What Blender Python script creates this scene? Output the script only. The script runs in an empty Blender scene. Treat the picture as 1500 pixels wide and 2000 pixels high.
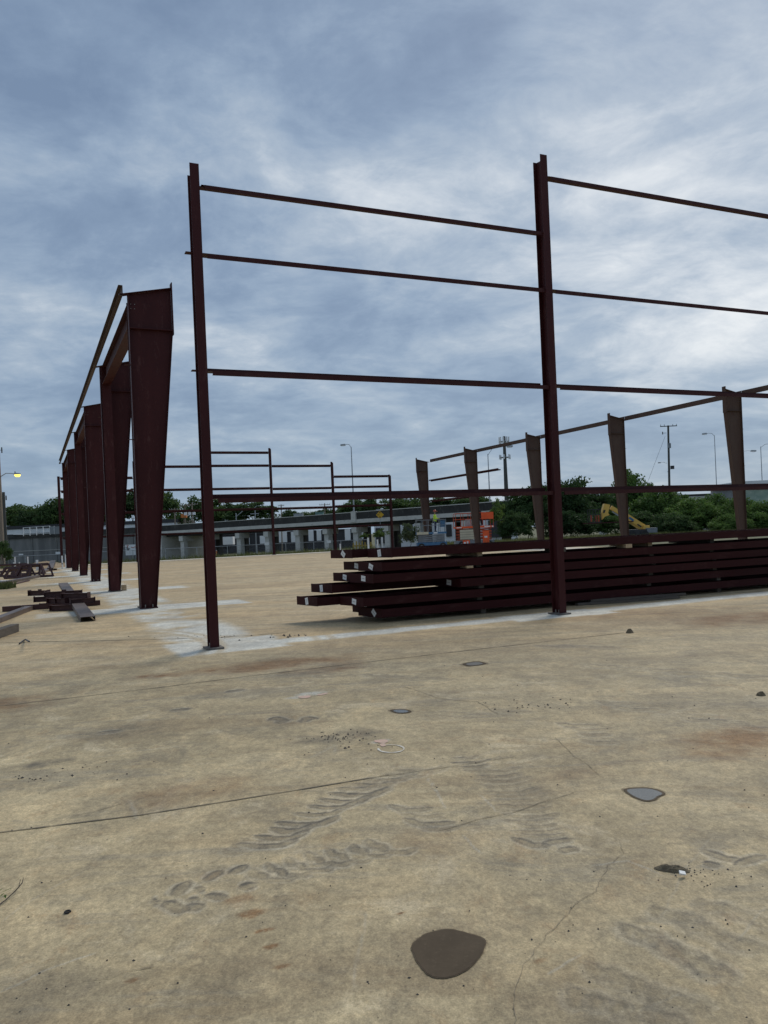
import bpy, bmesh, math, random
import numpy as np
from mathutils import Matrix, Vector
random.seed(7)
S = bpy.context.scene
COL = S.collection

# ------------------------------------------------------------------ camera, sky, sun, exposure
F, CX, CY, ROLL, EYE = 1551.0, 750.0, 1040.0, 0.0432, 1.63
cs, sn = math.cos(ROLL), math.sin(ROLL)
cam = bpy.data.cameras.new('camera'); camo = bpy.data.objects.new('camera', cam); COL.objects.link(camo)
cam.sensor_fit = 'VERTICAL'; cam.sensor_height = 36.0; cam.sensor_width = 27.0
cam.lens = F * 36.0 / 2000.0; cam.shift_y = (CY - 1000.0) / 2000.0
cam.clip_start = 0.05; cam.clip_end = 5000
R_ = Matrix(((cs, sn, 0), (0, 0, -1), (-sn, cs, 0)))
camo.matrix_world = Matrix.Translation((0, 0, EYE)) @ R_.to_4x4()
S.camera = camo

SUN_AZ, SUN_EL = math.radians(30), math.radians(44)          # azimuth to the right of the view axis (+Y)
sdir = Vector((math.sin(SUN_AZ) * math.cos(SUN_EL), math.cos(SUN_AZ) * math.cos(SUN_EL), math.sin(SUN_EL)))
sl = bpy.data.lights.new('sun', 'SUN'); sl.energy = 1.5; sl.angle = math.radians(24); sl.color = (1.0, 0.93, 0.82)
so = bpy.data.objects.new('sun', sl); COL.objects.link(so); so.rotation_euler = sdir.to_track_quat('Z', 'Y').to_euler()

SKY_OFF = ((7.6, 8.1, 0), (7.1, -7.5, 0), (1.7, -1.4, 0))
world = bpy.data.worlds.new('World'); S.world = world; world.use_nodes = True
def build_world():
    nt = world.node_tree; N = nt.nodes; L = nt.links; N.clear()
    out = N.new('ShaderNodeOutputWorld'); bg = N.new('ShaderNodeBackground'); bg.inputs[1].default_value = 0.1
    L.new(bg.outputs[0], out.inputs[0])
    sky = N.new('ShaderNodeTexSky'); sky.sky_type = 'NISHITA'; sky.sun_disc = False
    sky.sun_elevation = SUN_EL; sky.sun_rotation = SUN_AZ; sky.dust_density = 1.5
    tc = N.new('ShaderNodeTexCoord')
    sep = N.new('ShaderNodeSeparateXYZ'); L.new(tc.outputs['Generated'], sep.inputs[0])
    def M(op, a, b=None, clamp=False):
        m = N.new('ShaderNodeMath'); m.operation = op; m.use_clamp = clamp
        for i, v in enumerate((a, b)):
            if v is None: continue
            if isinstance(v, (int, float)): m.inputs[i].default_value = v
            else: L.new(v, m.inputs[i])
        return m.outputs[0]
    z = M('MAXIMUM', sep.outputs[2], 0.0)
    den = M('ADD', z, 0.20)
    cmb = N.new('ShaderNodeCombineXYZ')
    L.new(M('DIVIDE', sep.outputs[0], den), cmb.inputs[0]); L.new(M('DIVIDE', sep.outputs[1], den), cmb.inputs[1])
    def noise(scale, detail, rough, dist, off, squash=1.0):
        mp = N.new('ShaderNodeMapping'); mp.inputs['Location'].default_value = off; mp.inputs['Scale'].default_value = (1, squash, 1)
        mp.inputs['Rotation'].default_value = (0, 0, -0.25)
        L.new(cmb.outputs[0], mp.inputs[0])
        n = N.new('ShaderNodeTexNoise'); n.inputs['Scale'].default_value = scale; n.inputs['Detail'].default_value = detail
        n.inputs['Roughness'].default_value = rough; n.inputs['Distortion'].default_value = dist
        L.new(mp.outputs[0], n.inputs['Vector']); return n.outputs[0]
    big = noise(0.8, 4, 0.55, 0.4, SKY_OFF[0]); mid = noise(2.0, 11, 0.62, 0.3, SKY_OFF[1], 1.1); fine = noise(6.5, 9, 0.62, 0.5, SKY_OFF[2], 1.1)
    dens = M('ADD', M('ADD', M('MULTIPLY', big, 0.95), M('MULTIPLY', mid, 0.95)), M('MULTIPLY', fine, 0.36))
    # veil of light round the sun behind the cloud layer
    dt = N.new('ShaderNodeVectorMath'); dt.operation = 'DOT_PRODUCT'; dt.inputs[1].default_value = (math.sin(0.43) * math.cos(0.34), math.cos(0.43) * math.cos(0.34), math.sin(0.34))
    L.new(tc.outputs['Generated'], dt.inputs[0])
    glow = M('POWER', M('MAXIMUM', dt.outputs['Value'], 0.0), 26.0)
    dens2 = M('ADD', dens, M('MULTIPLY', glow, 0.25))
    rp = N.new('ShaderNodeValToRGB')
    e = rp.color_ramp.elements
    stops = [(0.92, (1.42, 2.02, 3.02)), (1.05, (1.78, 2.45, 3.48)), (1.15, (2.3, 3.02, 4.02)), (1.27, (3.2, 3.85, 4.65)), (1.58, (6.9, 7.1, 7.2))]
    lo, hi = 0.8, 1.65
    while len(e) < len(stops): e.new(0.5)
    for el, (p, c) in zip(e, stops): el.position = (p - lo) / (hi - lo); el.color = (*c, 1)
    mr = N.new('ShaderNodeMapRange'); mr.inputs[1].default_value = lo; mr.inputs[2].default_value = hi
    L.new(dens2, mr.inputs[0]); L.new(mr.outputs[0], rp.inputs[0])
    # thin, paler air just above the horizon
    hz = M('POWER', M('SUBTRACT', 1.0, z, True), 7.0)
    mx = N.new('ShaderNodeMix'); mx.data_type = 'RGBA'; L.new(M('MULTIPLY', hz, 0.85), mx.inputs[0])
    L.new(rp.outputs[0], mx.inputs[6]); mx.inputs[7].default_value = (2.2, 3.0, 3.9, 1)
    mx2 = N.new('ShaderNodeMix'); mx2.data_type = 'RGBA'; mx2.inputs[0].default_value = 0.94
    L.new(sky.outputs[0], mx2.inputs[6]); L.new(mx.outputs[2], mx2.inputs[7])
    L.new(mx2.outputs[2], bg.inputs[0])
build_world()
S.view_settings.view_transform = 'Standard'; S.view_settings.look = 'None'; S.view_settings.exposure = 0.36
S.view_settings.gamma = 1.0; S.view_settings.use_curve_mapping = False

# ------------------------------------------------------------------ pixel <-> place helpers
def ray(u, v):
    dx, dy = u - CX, v - CY
    return (dx * cs - dy * sn) / F, (-dx * sn - dy * cs) / F
def at(u, v, Y):
    a, b = ray(u, v); return Vector((a * Y, Y, EYE + b * Y))
def G(u, v, z=0.0):
    a, b = ray(u, v); Y = (z - EYE) / b; return Vector((a * Y, Y, z))
def proj(p):
    a, b = p[0] / p[1] * F, (p[2] - EYE) / p[1] * F
    return CX + cs * a - sn * b, CY - sn * a - cs * b

# building frame: e along the near end wall, n along the side walls
BA = math.radians(24.1)
E_ = Vector((math.cos(BA), math.sin(BA), 0)); N_ = Vector((-math.sin(BA), math.cos(BA), 0))
P1 = Vector((-2.59, 11.83, 0))
def W(e, n, z=0.0): return P1 + E_ * e + N_ * n + Vector((0, 0, z))
def inv(x, y):
    return (x - P1.x) * E_.x + (y - P1.y) * E_.y, (x - P1.x) * N_.x + (y - P1.y) * N_.y

# ------------------------------------------------------------------ materials
def mat(name, c1, c2=None, scale=4.0, rough=0.7, metal=0.0, bump=0.0, c3=None, streak=None, bscale=None, spec=0.5, detail=6):
    m = bpy.data.materials.new(name); m.use_nodes = True
    nt = m.node_tree; N = nt.nodes; L = nt.links; b = N['Principled BSDF']
    b.inputs['Roughness'].default_value = rough; b.inputs['Metallic'].default_value = metal
    b.inputs['Specular IOR Level'].default_value = spec
    if c2 is None: c2 = tuple(x * 0.82 for x in c1)
    tc = N.new('ShaderNodeTexCoord'); mp = N.new('ShaderNodeMapping'); L.new(tc.outputs['Object'], mp.inputs[0])
    if streak: mp.inputs['Scale'].default_value = streak
    n = N.new('ShaderNodeTexNoise'); n.inputs['Scale'].default_value = scale; n.inputs['Detail'].default_value = detail; n.inputs['Roughness'].default_value = 0.62
    L.new(mp.outputs[0], n.inputs['Vector'])
    r = N.new('ShaderNodeValToRGB'); r.color_ramp.elements[0].position = 0.36; r.color_ramp.elements[1].position = 0.66
    r.color_ramp.elements[0].color = (*c1, 1); r.color_ramp.elements[1].color = (*c2, 1)
    L.new(n.outputs[0], r.inputs[0]); src = r.outputs[0]
    if c3:
        n2 = N.new('ShaderNodeTexNoise'); n2.inputs['Scale'].default_value = scale * 4.3; n2.inputs['Detail'].default_value = 8; n2.inputs['Roughness'].default_value = 0.7
        L.new(mp.outputs[0], n2.inputs['Vector'])
        r2 = N.new('ShaderNodeValToRGB'); r2.color_ramp.elements[0].position = 0.55; r2.color_ramp.elements[1].position = 0.75
        L.new(n2.outputs[0], r2.inputs[0])
        mx = N.new('ShaderNodeMix'); mx.data_type = 'RGBA'; L.new(r2.outputs[0], mx.inputs[0]); L.new(src, mx.inputs[6]); mx.inputs[7].default_value = (*c3, 1); src = mx.outputs[2]
    L.new(src, b.inputs['Base Color'])
    if bump:
        bn = N.new('ShaderNodeTexNoise'); bn.inputs['Scale'].default_value = bscale or scale * 6; bn.inputs['Detail'].default_value = 8
        L.new(tc.outputs['Object'], bn.inputs['Vector'])
        bp = N.new('ShaderNodeBump'); bp.inputs['Strength'].default_value = bump; bp.inputs['Distance'].default_value = 0.02
        L.new(bn.outputs[0], bp.inputs['Height']); L.new(bp.outputs[0], b.inputs['Normal'])
    return m
def emit(name, c, s):
    m = bpy.data.materials.new(name); m.use_nodes = True; b = m.node_tree.nodes['Principled BSDF']
    b.inputs['Base Color'].default_value = (*c, 1); b.inputs['Emission Color'].default_value = (*c, 1); b.inputs['Emission Strength'].default_value = s
    return m
MT = {}
MT['steel'] = mat('red_oxide_primer', (0.040, 0.0058, 0.0066), (0.055, 0.0098, 0.0098), 1.6, 0.6, 0.0, 0.12, (0.095, 0.038, 0.034), (1, 1, 0.3), 30, 0.25)
MT['girt'] = mat('girt_primer', (0.040, 0.0095, 0.0105), (0.056, 0.016, 0.0155), 2.2, 0.6, 0.0, 0.1, (0.075, 0.035, 0.03), None, 30, 0.2)
MT['pile'] = mat('beam_primer', (0.030, 0.0050, 0.0055), (0.044, 0.0080, 0.0080), 1.3, 0.6, 0.0, 0.1, (0.06, 0.022, 0.02), (0.4, 1, 1), 30, 0.15)
MT['brown'] = mat('dusty_primer', (0.070, 0.040, 0.031), (0.092, 0.060, 0.045), 1.1, 0.72, 0.0, 0.1, (0.060, 0.020, 0.018), (1, 1, 0.3), 30, 0.3)
MT['strut'] = mat('weathered_strut', (0.060, 0.034, 0.028), (0.085, 0.058, 0.047), 3.0, 0.65, 0.0, 0.1, (0.045, 0.014, 0.013))
MT['debris'] = mat('debris_steel', (0.045, 0.012, 0.012), (0.066, 0.024, 0.021), 3.0, 0.6, 0.0, 0.15, (0.09, 0.05, 0.042))
MT['purlin'] = mat('purlin_grey_brown', (0.095, 0.070, 0.062), (0.14, 0.11, 0.098), 2.5, 0.5, 0.1, 0.1, (0.09, 0.05, 0.045))
MT['bolt'] = mat('bolt_zinc', (0.30, 0.27, 0.24), None, 10, 0.5, 0.5)
MT['plate'] = mat('grout_plate', (0.10, 0.085, 0.075), (0.20, 0.18, 0.16), 8, 0.8)
MT['wood'] = mat('weathered_timber', (0.07, 0.058, 0.047), (0.12, 0.10, 0.08), 3, 0.85, 0, 0.4, (0.045, 0.038, 0.032), (1, 8, 8))
MT['fresh_wood'] = mat('pale_timber', (0.42, 0.30, 0.18), (0.52, 0.40, 0.25), 3, 0.8, 0, 0.3, (0.33, 0.22, 0.12), (1, 8, 8))
MT['pole_wood'] = mat('pole_timber', (0.20, 0.16, 0.12), (0.30, 0.25, 0.20), 2, 0.9, 0, 0.4, (0.12, 0.10, 0.08), (6, 6, 0.5))
MT['pole_grey'] = mat('grey_pole_timber', (0.06, 0.06, 0.055), (0.10, 0.10, 0.09), 2, 0.9, 0, 0.4, None, (6, 6, 0.5))
MT['galv'] = mat('galvanised', (0.32, 0.34, 0.36), (0.42, 0.44, 0.46), 6, 0.45, 0.6)
MT['dark_metal'] = mat('dark_metal', (0.03, 0.03, 0.034), (0.05, 0.05, 0.05), 6, 0.5, 0.2)
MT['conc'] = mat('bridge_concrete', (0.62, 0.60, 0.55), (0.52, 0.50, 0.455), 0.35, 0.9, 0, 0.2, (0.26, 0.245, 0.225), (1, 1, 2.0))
MT['conc_dark'] = mat('stained_and_shaded_concrete', (0.030, 0.029, 0.027), (0.055, 0.052, 0.048), 0.6, 0.92, 0, 0.25, (0.12, 0.115, 0.105), (1, 1, 0.6))  # stained parapets; also paints under-deck shade on girders and rear piers
MT['conc_wall'] = mat('stained_retaining_wall', (0.14, 0.14, 0.138), (0.25, 0.245, 0.235), 0.28, 0.92, 0, 0.25, (0.30, 0.29, 0.27), (1.6, 1.6, 0.35))
MT['asphalt'] = mat('asphalt', (0.05, 0.05, 0.052), (0.065, 0.065, 0.065), 3, 0.9)
MT['white'] = mat('white_paint', (0.82, 0.82, 0.82), (0.76, 0.77, 0.77), 2, 0.5)
MT['tag'] = mat('tag_paper', (0.80, 0.80, 0.78), (0.74, 0.74, 0.72), 5, 0.7)
MT['ink'] = mat('ink', (0.03, 0.03, 0.035), None, 5, 0.7)
MT['clad'] = mat('white_cladding', (0.80, 0.81, 0.82), (0.72, 0.73, 0.75), 0.4, 0.6, 0, 0.0, (0.60, 0.61, 0.63), (1, 1, 0.3))
MT['clad_grey'] = mat('grey_cladding', (0.20, 0.21, 0.22), (0.26, 0.27, 0.28), 0.4, 0.7)
MT['roof'] = mat('dark_roof_and_shade', (0.05, 0.05, 0.055), None, 1, 0.8)  # roof colour; also the shade painted on the wall behind the overpass
MT['glass'] = mat('dark_glass', (0.02, 0.025, 0.03), None, 1, 0.12)
MT['tyre'] = mat('tyre_rubber', (0.022, 0.022, 0.022), (0.04, 0.04, 0.04), 8, 0.85)
MT['blue'] = mat('lift_blue', (0.035, 0.12, 0.24), (0.05, 0.15, 0.28), 3, 0.5, 0, 0, (0.12, 0.18, 0.24))
MT['lgrey'] = mat('lift_grey', (0.17, 0.19, 0.21), (0.24, 0.26, 0.28), 3, 0.5, 0.2)
MT['orange'] = mat('lift_orange', (0.86, 0.11, 0.02), (0.78, 0.095, 0.018), 3, 0.45, 0, 0, (0.60, 0.10, 0.03))
MT['dorange'] = mat('rail_red_orange', (0.50, 0.085, 0.03), (0.40, 0.07, 0.028), 3, 0.5)
MT['cream'] = mat('cream_panel', (0.58, 0.53, 0.40), (0.50, 0.46, 0.34), 2, 0.6)
MT['yellow'] = mat('boom_yellow', (0.78, 0.47, 0.09), (0.70, 0.42, 0.08), 2, 0.45, 0, 0, (0.55, 0.36, 0.12))
MT['sign'] = mat('sign_yellow', (0.72, 0.40, 0.015), (0.66, 0.36, 0.012), 3, 0.5)
MT['hivis'] = mat('hivis_fabric', (0.55, 0.78, 0.06), (0.46, 0.68, 0.05), 9, 0.8)
MT['jeans'] = mat('jeans', (0.03, 0.045, 0.09), (0.045, 0.06, 0.11), 9, 0.9)
MT['black_cloth'] = mat('black_cloth', (0.015, 0.015, 0.02), (0.025, 0.025, 0.03), 9, 0.9)
MT['skin'] = mat('skin', (0.30, 0.17, 0.11), None, 9, 0.6)
MT['hat'] = mat('hat_orange', (0.45, 0.08, 0.03), None, 9, 0.4)
MT['hat_dark'] = mat('hat_dark', (0.03, 0.03, 0.03), None, 9, 0.4)
MT['bark'] = mat('bark', (0.06, 0.048, 0.036), (0.09, 0.075, 0.06), 5, 0.95, 0, 0.4)
MT['dirt'] = mat('dry_dirt', (0.30, 0.21, 0.12), (0.38, 0.28, 0.17), 1.5, 0.95, 0, 0.3, (0.20, 0.14, 0.09))
MT['clod'] = mat('clod_mud', (0.13, 0.10, 0.065), (0.20, 0.16, 0.10), 40, 0.95, 0, 0.5)
MT['rock'] = mat('rock_dark', (0.045, 0.042, 0.038), (0.10, 0.09, 0.08), 20, 0.9)
MT['barrier'] = mat('barrier_orange', (0.60, 0.20, 0.04), None, 4, 0.6)
MT['lattice'] = mat('barricade_yellow', (0.42, 0.30, 0.07), None, 4, 0.7)
MT['lamp_glow'] = emit('lamp_glow', (1.0, 0.72, 0.12), 1.6)
def leaf_mat(name, a, b):
    m = bpy.data.materials.new(name); m.use_nodes = True; nt = m.node_tree; N = nt.nodes; L = nt.links
    bs = N['Principled BSDF']; bs.inputs['Roughness'].default_value = 0.75; bs.inputs['Specular IOR Level'].default_value = 0.25
    tc = N.new('ShaderNodeTexCoord'); n = N.new('ShaderNodeTexNoise'); n.inputs['Scale'].default_value = 0.55; n.inputs['Detail'].default_value = 5
    L.new(tc.outputs['Object'], n.inputs['Vector'])
    oi = N.new('ShaderNodeObjectInfo'); ad = N.new('ShaderNodeMath'); ad.operation = 'MULTIPLY_ADD'; ad.inputs[1].default_value = 0.3
    ad.inputs[1].default_value = 0.45; L.new(oi.outputs['Random'], ad.inputs[0]); L.new(n.outputs[0], ad.inputs[2])
    r = N.new('ShaderNodeValToRGB'); r.color_ramp.elements[0].position = 0.42; r.color_ramp.elements[1].position = 0.9
    r.color_ramp.elements[0].color = (*a, 1); r.color_ramp.elements[1].color = (*b, 1); L.new(ad.outputs[0], r.inputs[0])
    L.new(r.outputs[0], bs.inputs['Base Color'])
    tr = N.new('ShaderNodeBsdfTranslucent'); L.new(r.outputs[0], tr.inputs[0])
    mx = N.new('ShaderNodeMixShader'); mx.inputs[0].default_value = 0.38; L.new(bs.outputs[0], mx.inputs[1]); L.new(tr.outputs[0], mx.inputs[2])
    L.new(mx.outputs[0], N['Material Output'].inputs[0]); return m
MT['leaf'] = leaf_mat('foliage_far', (0.048, 0.088, 0.028), (0.09, 0.145, 0.045))
MT['leaf_dark'] = leaf_mat('foliage_dark', (0.032, 0.062, 0.022), (0.06, 0.105, 0.035))
MT['leaf_mid'] = leaf_mat('foliage_mid', (0.060, 0.115, 0.028), (0.12, 0.20, 0.05))
MT['leaf_bright'] = leaf_mat('foliage_bright', (0.075, 0.13, 0.030), (0.12, 0.18, 0.045))
MT['leaf_olive'] = leaf_mat('foliage_olive', (0.06, 0.085, 0.045), (0.09, 0.12, 0.06))
MT['grass'] = leaf_mat('grass_blades', (0.075, 0.10, 0.035), (0.16, 0.17, 0.065))
def mesh_wire_mat():
    m = bpy.data.materials.new('chain_link'); m.use_nodes = True; nt = m.node_tree; N = nt.nodes; L = nt.links
    bs = N['Principled BSDF']; bs.inputs['Base Color'].default_value = (0.22, 0.23, 0.24, 1); bs.inputs['Metallic'].default_value = 0.3; bs.inputs['Roughness'].default_value = 0.6
    tc = N.new('ShaderNodeTexCoord'); mp = N.new('ShaderNodeMapping'); mp.inputs['Rotation'].default_value = (0, math.radians(45), 0); L.new(tc.outputs['Object'], mp.inputs[0])
    sp = N.new('ShaderNodeSeparateXYZ'); L.new(mp.outputs[0], sp.inputs[0]); outs = []
    for k in (0, 2):
        a = N.new('ShaderNodeMath'); a.operation = 'PINGPONG'; a.inputs[1].default_value = 0.03; L.new(sp.outputs[k], a.inputs[0])
        b = N.new('ShaderNodeMath'); b.operation = 'LESS_THAN'; b.inputs[1].default_value = 0.0016; L.new(a.outputs[0], b.inputs[0]); outs.append(b)
    c = N.new('ShaderNodeMath'); c.operation = 'MAXIMUM'; L.new(outs[0].outputs[0], c.inputs[0]); L.new(outs[1].outputs[0], c.inputs[1])
    L.new(c.outputs[0], bs.inputs['Alpha']); return m
MT['link'] = mesh_wire_mat()

# ------------------------------------------------------------------ mesh builders
class MB:
    def __init__(s): s.v = []; s.f = []; s.mi = []
    def add(s, vs, fs, mi=0):
        o = len(s.v); s.v += [tuple(x) for x in vs]; s.f += [tuple(o + i for i in f) for f in fs]; s.mi += [mi] * len(fs); return s
    def box(s, x0, x1, y0, y1, z0, z1, mi=0):
        v = [(x, y, z) for z in (z0, z1) for y in (y0, y1) for x in (x0, x1)]
        return s.add(v, [(0, 2, 3, 1), (4, 5, 7, 6), (0, 1, 5, 4), (2, 6, 7, 3), (0, 4, 6, 2), (1, 3, 7, 5)], mi)
    def prism(s, poly, axis, a, b, mi=0):
        """poly of 2-D points extruded along axis from a to b"""
        n = len(poly); ax = 'xyz'.index(axis)
        def p(q, t):
            q = list(q); q.insert(ax, t); return tuple(q)
        v = [p(q, a) for q in poly] + [p(q, b) for q in poly]
        return s.add(v, [tuple(range(n))[::-1], tuple(range(n, 2 * n))] + [(i, (i + 1) % n, n + (i + 1) % n, n + i) for i in range(n)], mi)
    def tube(s, pts, r, seg=8, mi=0, cap=True):
        pts = [Vector(p) for p in pts]; rs = r if isinstance(r, (list, tuple)) else [r] * len(pts)
        o = len(s.v); k = len(pts)
        for i, p in enumerate(pts):
            d = (pts[min(i + 1, k - 1)] - pts[max(i - 1, 0)]).normalized()
            up = Vector((0, 0, 1)) if abs(d.z) < 0.9 else Vector((1, 0, 0))
            a = d.cross(up).normalized(); b = d.cross(a)
            for j in range(seg):
                t = 2 * math.pi * j / seg; s.v.append(tuple(p + (a * math.cos(t) + b * math.sin(t)) * rs[i]))
        for i in range(k - 1):
            for j in range(seg):
                s.f.append((o + i * seg + j, o + i * seg + (j + 1) % seg, o + (i + 1) * seg + (j + 1) % seg, o + (i + 1) * seg + j)); s.mi.append(mi)
        if cap:
            s.f.append(tuple(o + j for j in range(seg))[::-1]); s.f.append(tuple(o + (k - 1) * seg + j for j in range(seg))); s.mi += [mi, mi]
        return s
    def beam(s, p, q, w, h, mi=0, up=(0, 0, 1)):
        p, q = Vector(p), Vector(q); d = (q - p).normalized(); u = Vector(up)
        if abs(d.dot(u)) > 0.95: u = Vector((1, 0, 0))
        a = d.cross(u).normalized() * w / 2; b = a.cross(d).normalized() * h / 2
        v = [p - a - b, p + a - b, p + a + b, p - a + b, q - a - b, q + a - b, q + a + b, q - a + b]
        return s.add(v, [(0, 3, 2, 1), (4, 5, 6, 7), (0, 1, 5, 4), (1, 2, 6, 5), (2, 3, 7, 6), (3, 0, 4, 7)], mi)
    def mesh(s, name, mats, smooth=False):
        me = bpy.data.meshes.new(name); me.from_pydata(s.v, [], s.f); me.update()
        for m in (mats if isinstance(mats, (list, tuple)) else [mats]): me.materials.append(MT[m] if isinstance(m, str) else m)
        if any(s.mi): me.polygons.foreach_set('material_index', s.mi)
        bm = bmesh.new(); bm.from_mesh(me); bmesh.ops.recalc_face_normals(bm, faces=bm.faces); bm.to_mesh(me); bm.free()
        if smooth: me.polygons.foreach_set('use_smooth', [True] * len(me.polygons))
        return me
    def build(s, name, mats, parent=None, smooth=False):
        return obj(name, s.mesh(name, mats, smooth), parent)
def obj(name, me, parent=None):
    o = bpy.data.objects.new(name, me); COL.objects.link(o)
    if parent is not None: o.parent = parent
    return o
def tag(o, label, cat, group=None):
    o['label'] = label; o['category'] = cat
    if group: o['group'] = group
    return o
def thing(name, label, cat, loc=(0, 0, 0), rz=0.0, group=None):
    o = bpy.data.objects.new(name, None); COL.objects.link(o); o.location = loc; o.rotation_euler = (0, 0, rz); o.empty_display_size = 0.2
    return tag(o, label, cat, group)
def struct(o, kind='structure'): o['kind'] = kind; return o
def copy_tree(o, label, parent=None):
    c = o.copy(); COL.objects.link(c)
    if parent is not None: c.parent = parent
    if label: c['label'] = label
    for ch in list(o.children):
        d = ch.copy(); COL.objects.link(d); d.parent = c
        for g in list(ch.children):
            h = g.copy(); COL.objects.link(h); h.parent = d
    return c
ORD = ['first', 'second', 'third', 'fourth', 'fifth', 'sixth', 'seventh', 'eighth', 'ninth', 'tenth', 'eleventh', 'twelfth', 'thirteenth', 'fourteenth', 'fifteenth', 'sixteenth', 'seventeenth', 'eighteenth']

# ------------------------------------------------------------------ the concrete slab: graded grid carrying stain masks
SX0, SX1, SY0, SY1 = -45.0, 40.0, -12.0, 92.0
rng = np.random.default_rng(5)
def vnoise(x, y, seed):
    xi = np.floor(x).astype(np.int64); yi = np.floor(y).astype(np.int64); fx = x - xi; fy = y - yi
    fx = fx * fx * (3 - 2 * fx); fy = fy * fy * (3 - 2 * fy)
    def h(a, b):
        k = (a * 374761393 + b * 668265263 + seed * 144269) & 0xffffffff
        k = ((k ^ (k >> 13)) * 1274126177) & 0xffffffff
        return ((k ^ (k >> 16)) & 0xffff) / 65535.0
    return (h(xi, yi) * (1 - fx) + h(xi + 1, yi) * fx) * (1 - fy) + (h(xi, yi + 1) * (1 - fx) + h(xi + 1, yi + 1) * fx) * fy
def fbm(x, y, seed, o=4):
    t = 0; a = 0.5; n = 0
    for i in range(o):
        t = t + a * vnoise(x * 2 ** i, y * 2 ** i, seed + i); n += a; a *= 0.55
    return t / n
def sstep(a, b, x):
    t = np.clip((x - a) / (b - a), 0, 1); return t * t * (3 - 2 * t)
def seg_mask(x, y, pts, hw, soft, wob=0.0, taper=True):
    """soft stroke along a polyline of ground points; hw half width in metres"""
    best = np.full(x.shape, 9.0); tt = np.zeros(x.shape); n = len(pts) - 1
    for i in range(n):
        ax, ay = pts[i][0], pts[i][1]; bx, by = pts[i + 1][0], pts[i + 1][1]
        dx, dy = bx - ax, by - ay; l2 = dx * dx + dy * dy + 1e-9
        t = np.clip(((x - ax) * dx + (y - ay) * dy) / l2, 0, 1)
        d = np.hypot(x - ax - t * dx, y - ay - t * dy); k = d < best
        best = np.where(k, d, best); tt = np.where(k, (i + t) / n, tt)
    w = hw * (np.sqrt(np.clip(1 - (2 * tt - 1) ** 4, 0.05, 1)) if taper else 1)
    return 1 - sstep(w - soft, w + soft, best)
def px(*uv): return [G(u, v) for u, v in uv]
LUGS = []          # (points, half width, strength): rubber and mud left by machine tyre lugs
def lug(pts, hw, s): LUGS.append((px(*pts), hw, min(1.05, s * 1.55)))
r_ = random.Random(11)
def lug_row(u0, v0, u1, v1, n, lx, ly, sag, hw, s, jit=6):
    for i in range(n):
        t = i / max(1, n - 1); u = u0 + (u1 - u0) * t + r_.uniform(-jit, jit); v = v0 + (v1 - v0) * t + r_.uniform(-2, 2)
        k = r_.uniform(0.75, 1.15)
        lug([(u - lx * k, v - ly * k), (u - lx * 0.35 * k, v + sag), (u + lx * 0.4 * k, v + sag * 0.9), (u + lx * k, v + ly * k)], hw * r_.uniform(0.8, 1.15), s * r_.uniform(0.65, 1.1))
lug_row(525, 1641, 705, 1540, 8, 52, -5, 11, 0.037, 0.75, 4)
lug_row(700, 1535, 830, 1500, 5, 46, -4, 7, 0.04, 0.5, 6)
lug_row(455, 1662, 500, 1640, 3, 30, 2, 4, 0.033, 0.4)
lug_row(500, 1706, 740, 1652, 7, 17, 13, 2, 0.030, 0.55, 4)
lug_row(545, 1712, 785, 1660, 7, 30, -3, 5, 0.026, 0.5, 4)
for q in ([(340, 1752), (365, 1722)], [(322, 1760), (345, 1774), (372, 1778)], [(360, 1772), (402, 1772)], [(405, 1748), (447, 1752)], [(400, 1722), (432, 1700)], [(298, 1762), (310, 1760)], [(368, 1760), (390, 1757)], [(450, 1708), (480, 1690)], [(470, 1735), (500, 1726)], [(380, 1740), (396, 1735)]):
    lug(q, 0.036, 0.62)
lug_row(905, 1478, 925, 1494, 3, 34, -3, 3, 0.027, 0.8)
lug_row(960, 1500, 1035, 1590, 10, 52, -3, 6, 0.030, 0.36)
lug_row(800, 1575, 860, 1612, 4, 46, 3, 8, 0.033, 0.45)
lug_row(1030, 1600, 1080, 1640, 5, 50, -2, 5, 0.033, 0.32)
for q in ([(1003, 1636), (1040, 1650), (1075, 1652)], [(1060, 1648), (1118, 1638)], [(1090, 1662), (1130, 1656)], [(1370, 1660), (1420, 1678), (1450, 1682)], [(1440, 1690), (1500, 1672)], [(1375, 1685), (1410, 1692)]):
    lug(q, 0.034, 0.6)
lug_row(1255, 1825, 1400, 1900, 8, 34, 18, 3, 0.045, 0.42)
lug_row(1325, 1785, 1460, 1850, 7, 36, 15, 3, 0.045, 0.38)
lug_row(1395, 1765, 1500, 1800, 5, 32, 13, 3, 0.042, 0.32)
lug_row(1140, 1950, 1300, 1990, 5, 30, 24, 3, 0.051, 0.42)
lug_row(1180, 1900, 1340, 1965, 5, 32, 18, 3, 0.048, 0.34)
for q in ([(525, 1408), (540, 1402), (556, 1408), (545, 1414)], [(588, 1412), (602, 1402), (617, 1405)], [(440, 1352), (480, 1346)], [(330, 1388), (370, 1384)], [(190, 1432), (240, 1426)]):
    lug(q, 0.05, 0.7)
lug_row(640, 1318, 880, 1322, 9, 26, 2, 3, 0.048, 0.32, 10)
lug_row(860, 1400, 1010, 1385, 6, 40, 4, 4, 0.048, 0.3, 12)
lug_row(1130, 1412, 1180, 1445, 4, 36, 2, 4, 0.048, 0.45, 12)
lug_row(1180, 1300, 1460, 1322, 8, 36, 3, 2, 0.080, 0.38, 22)
lug_row(1200, 1372, 1480, 1420, 9, 44, 4, 3, 0.056, 0.42, 26)
lug_row(1080, 1262, 1180, 1264, 3, 34, 2, 1, 0.080, 0.4, 12)
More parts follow.
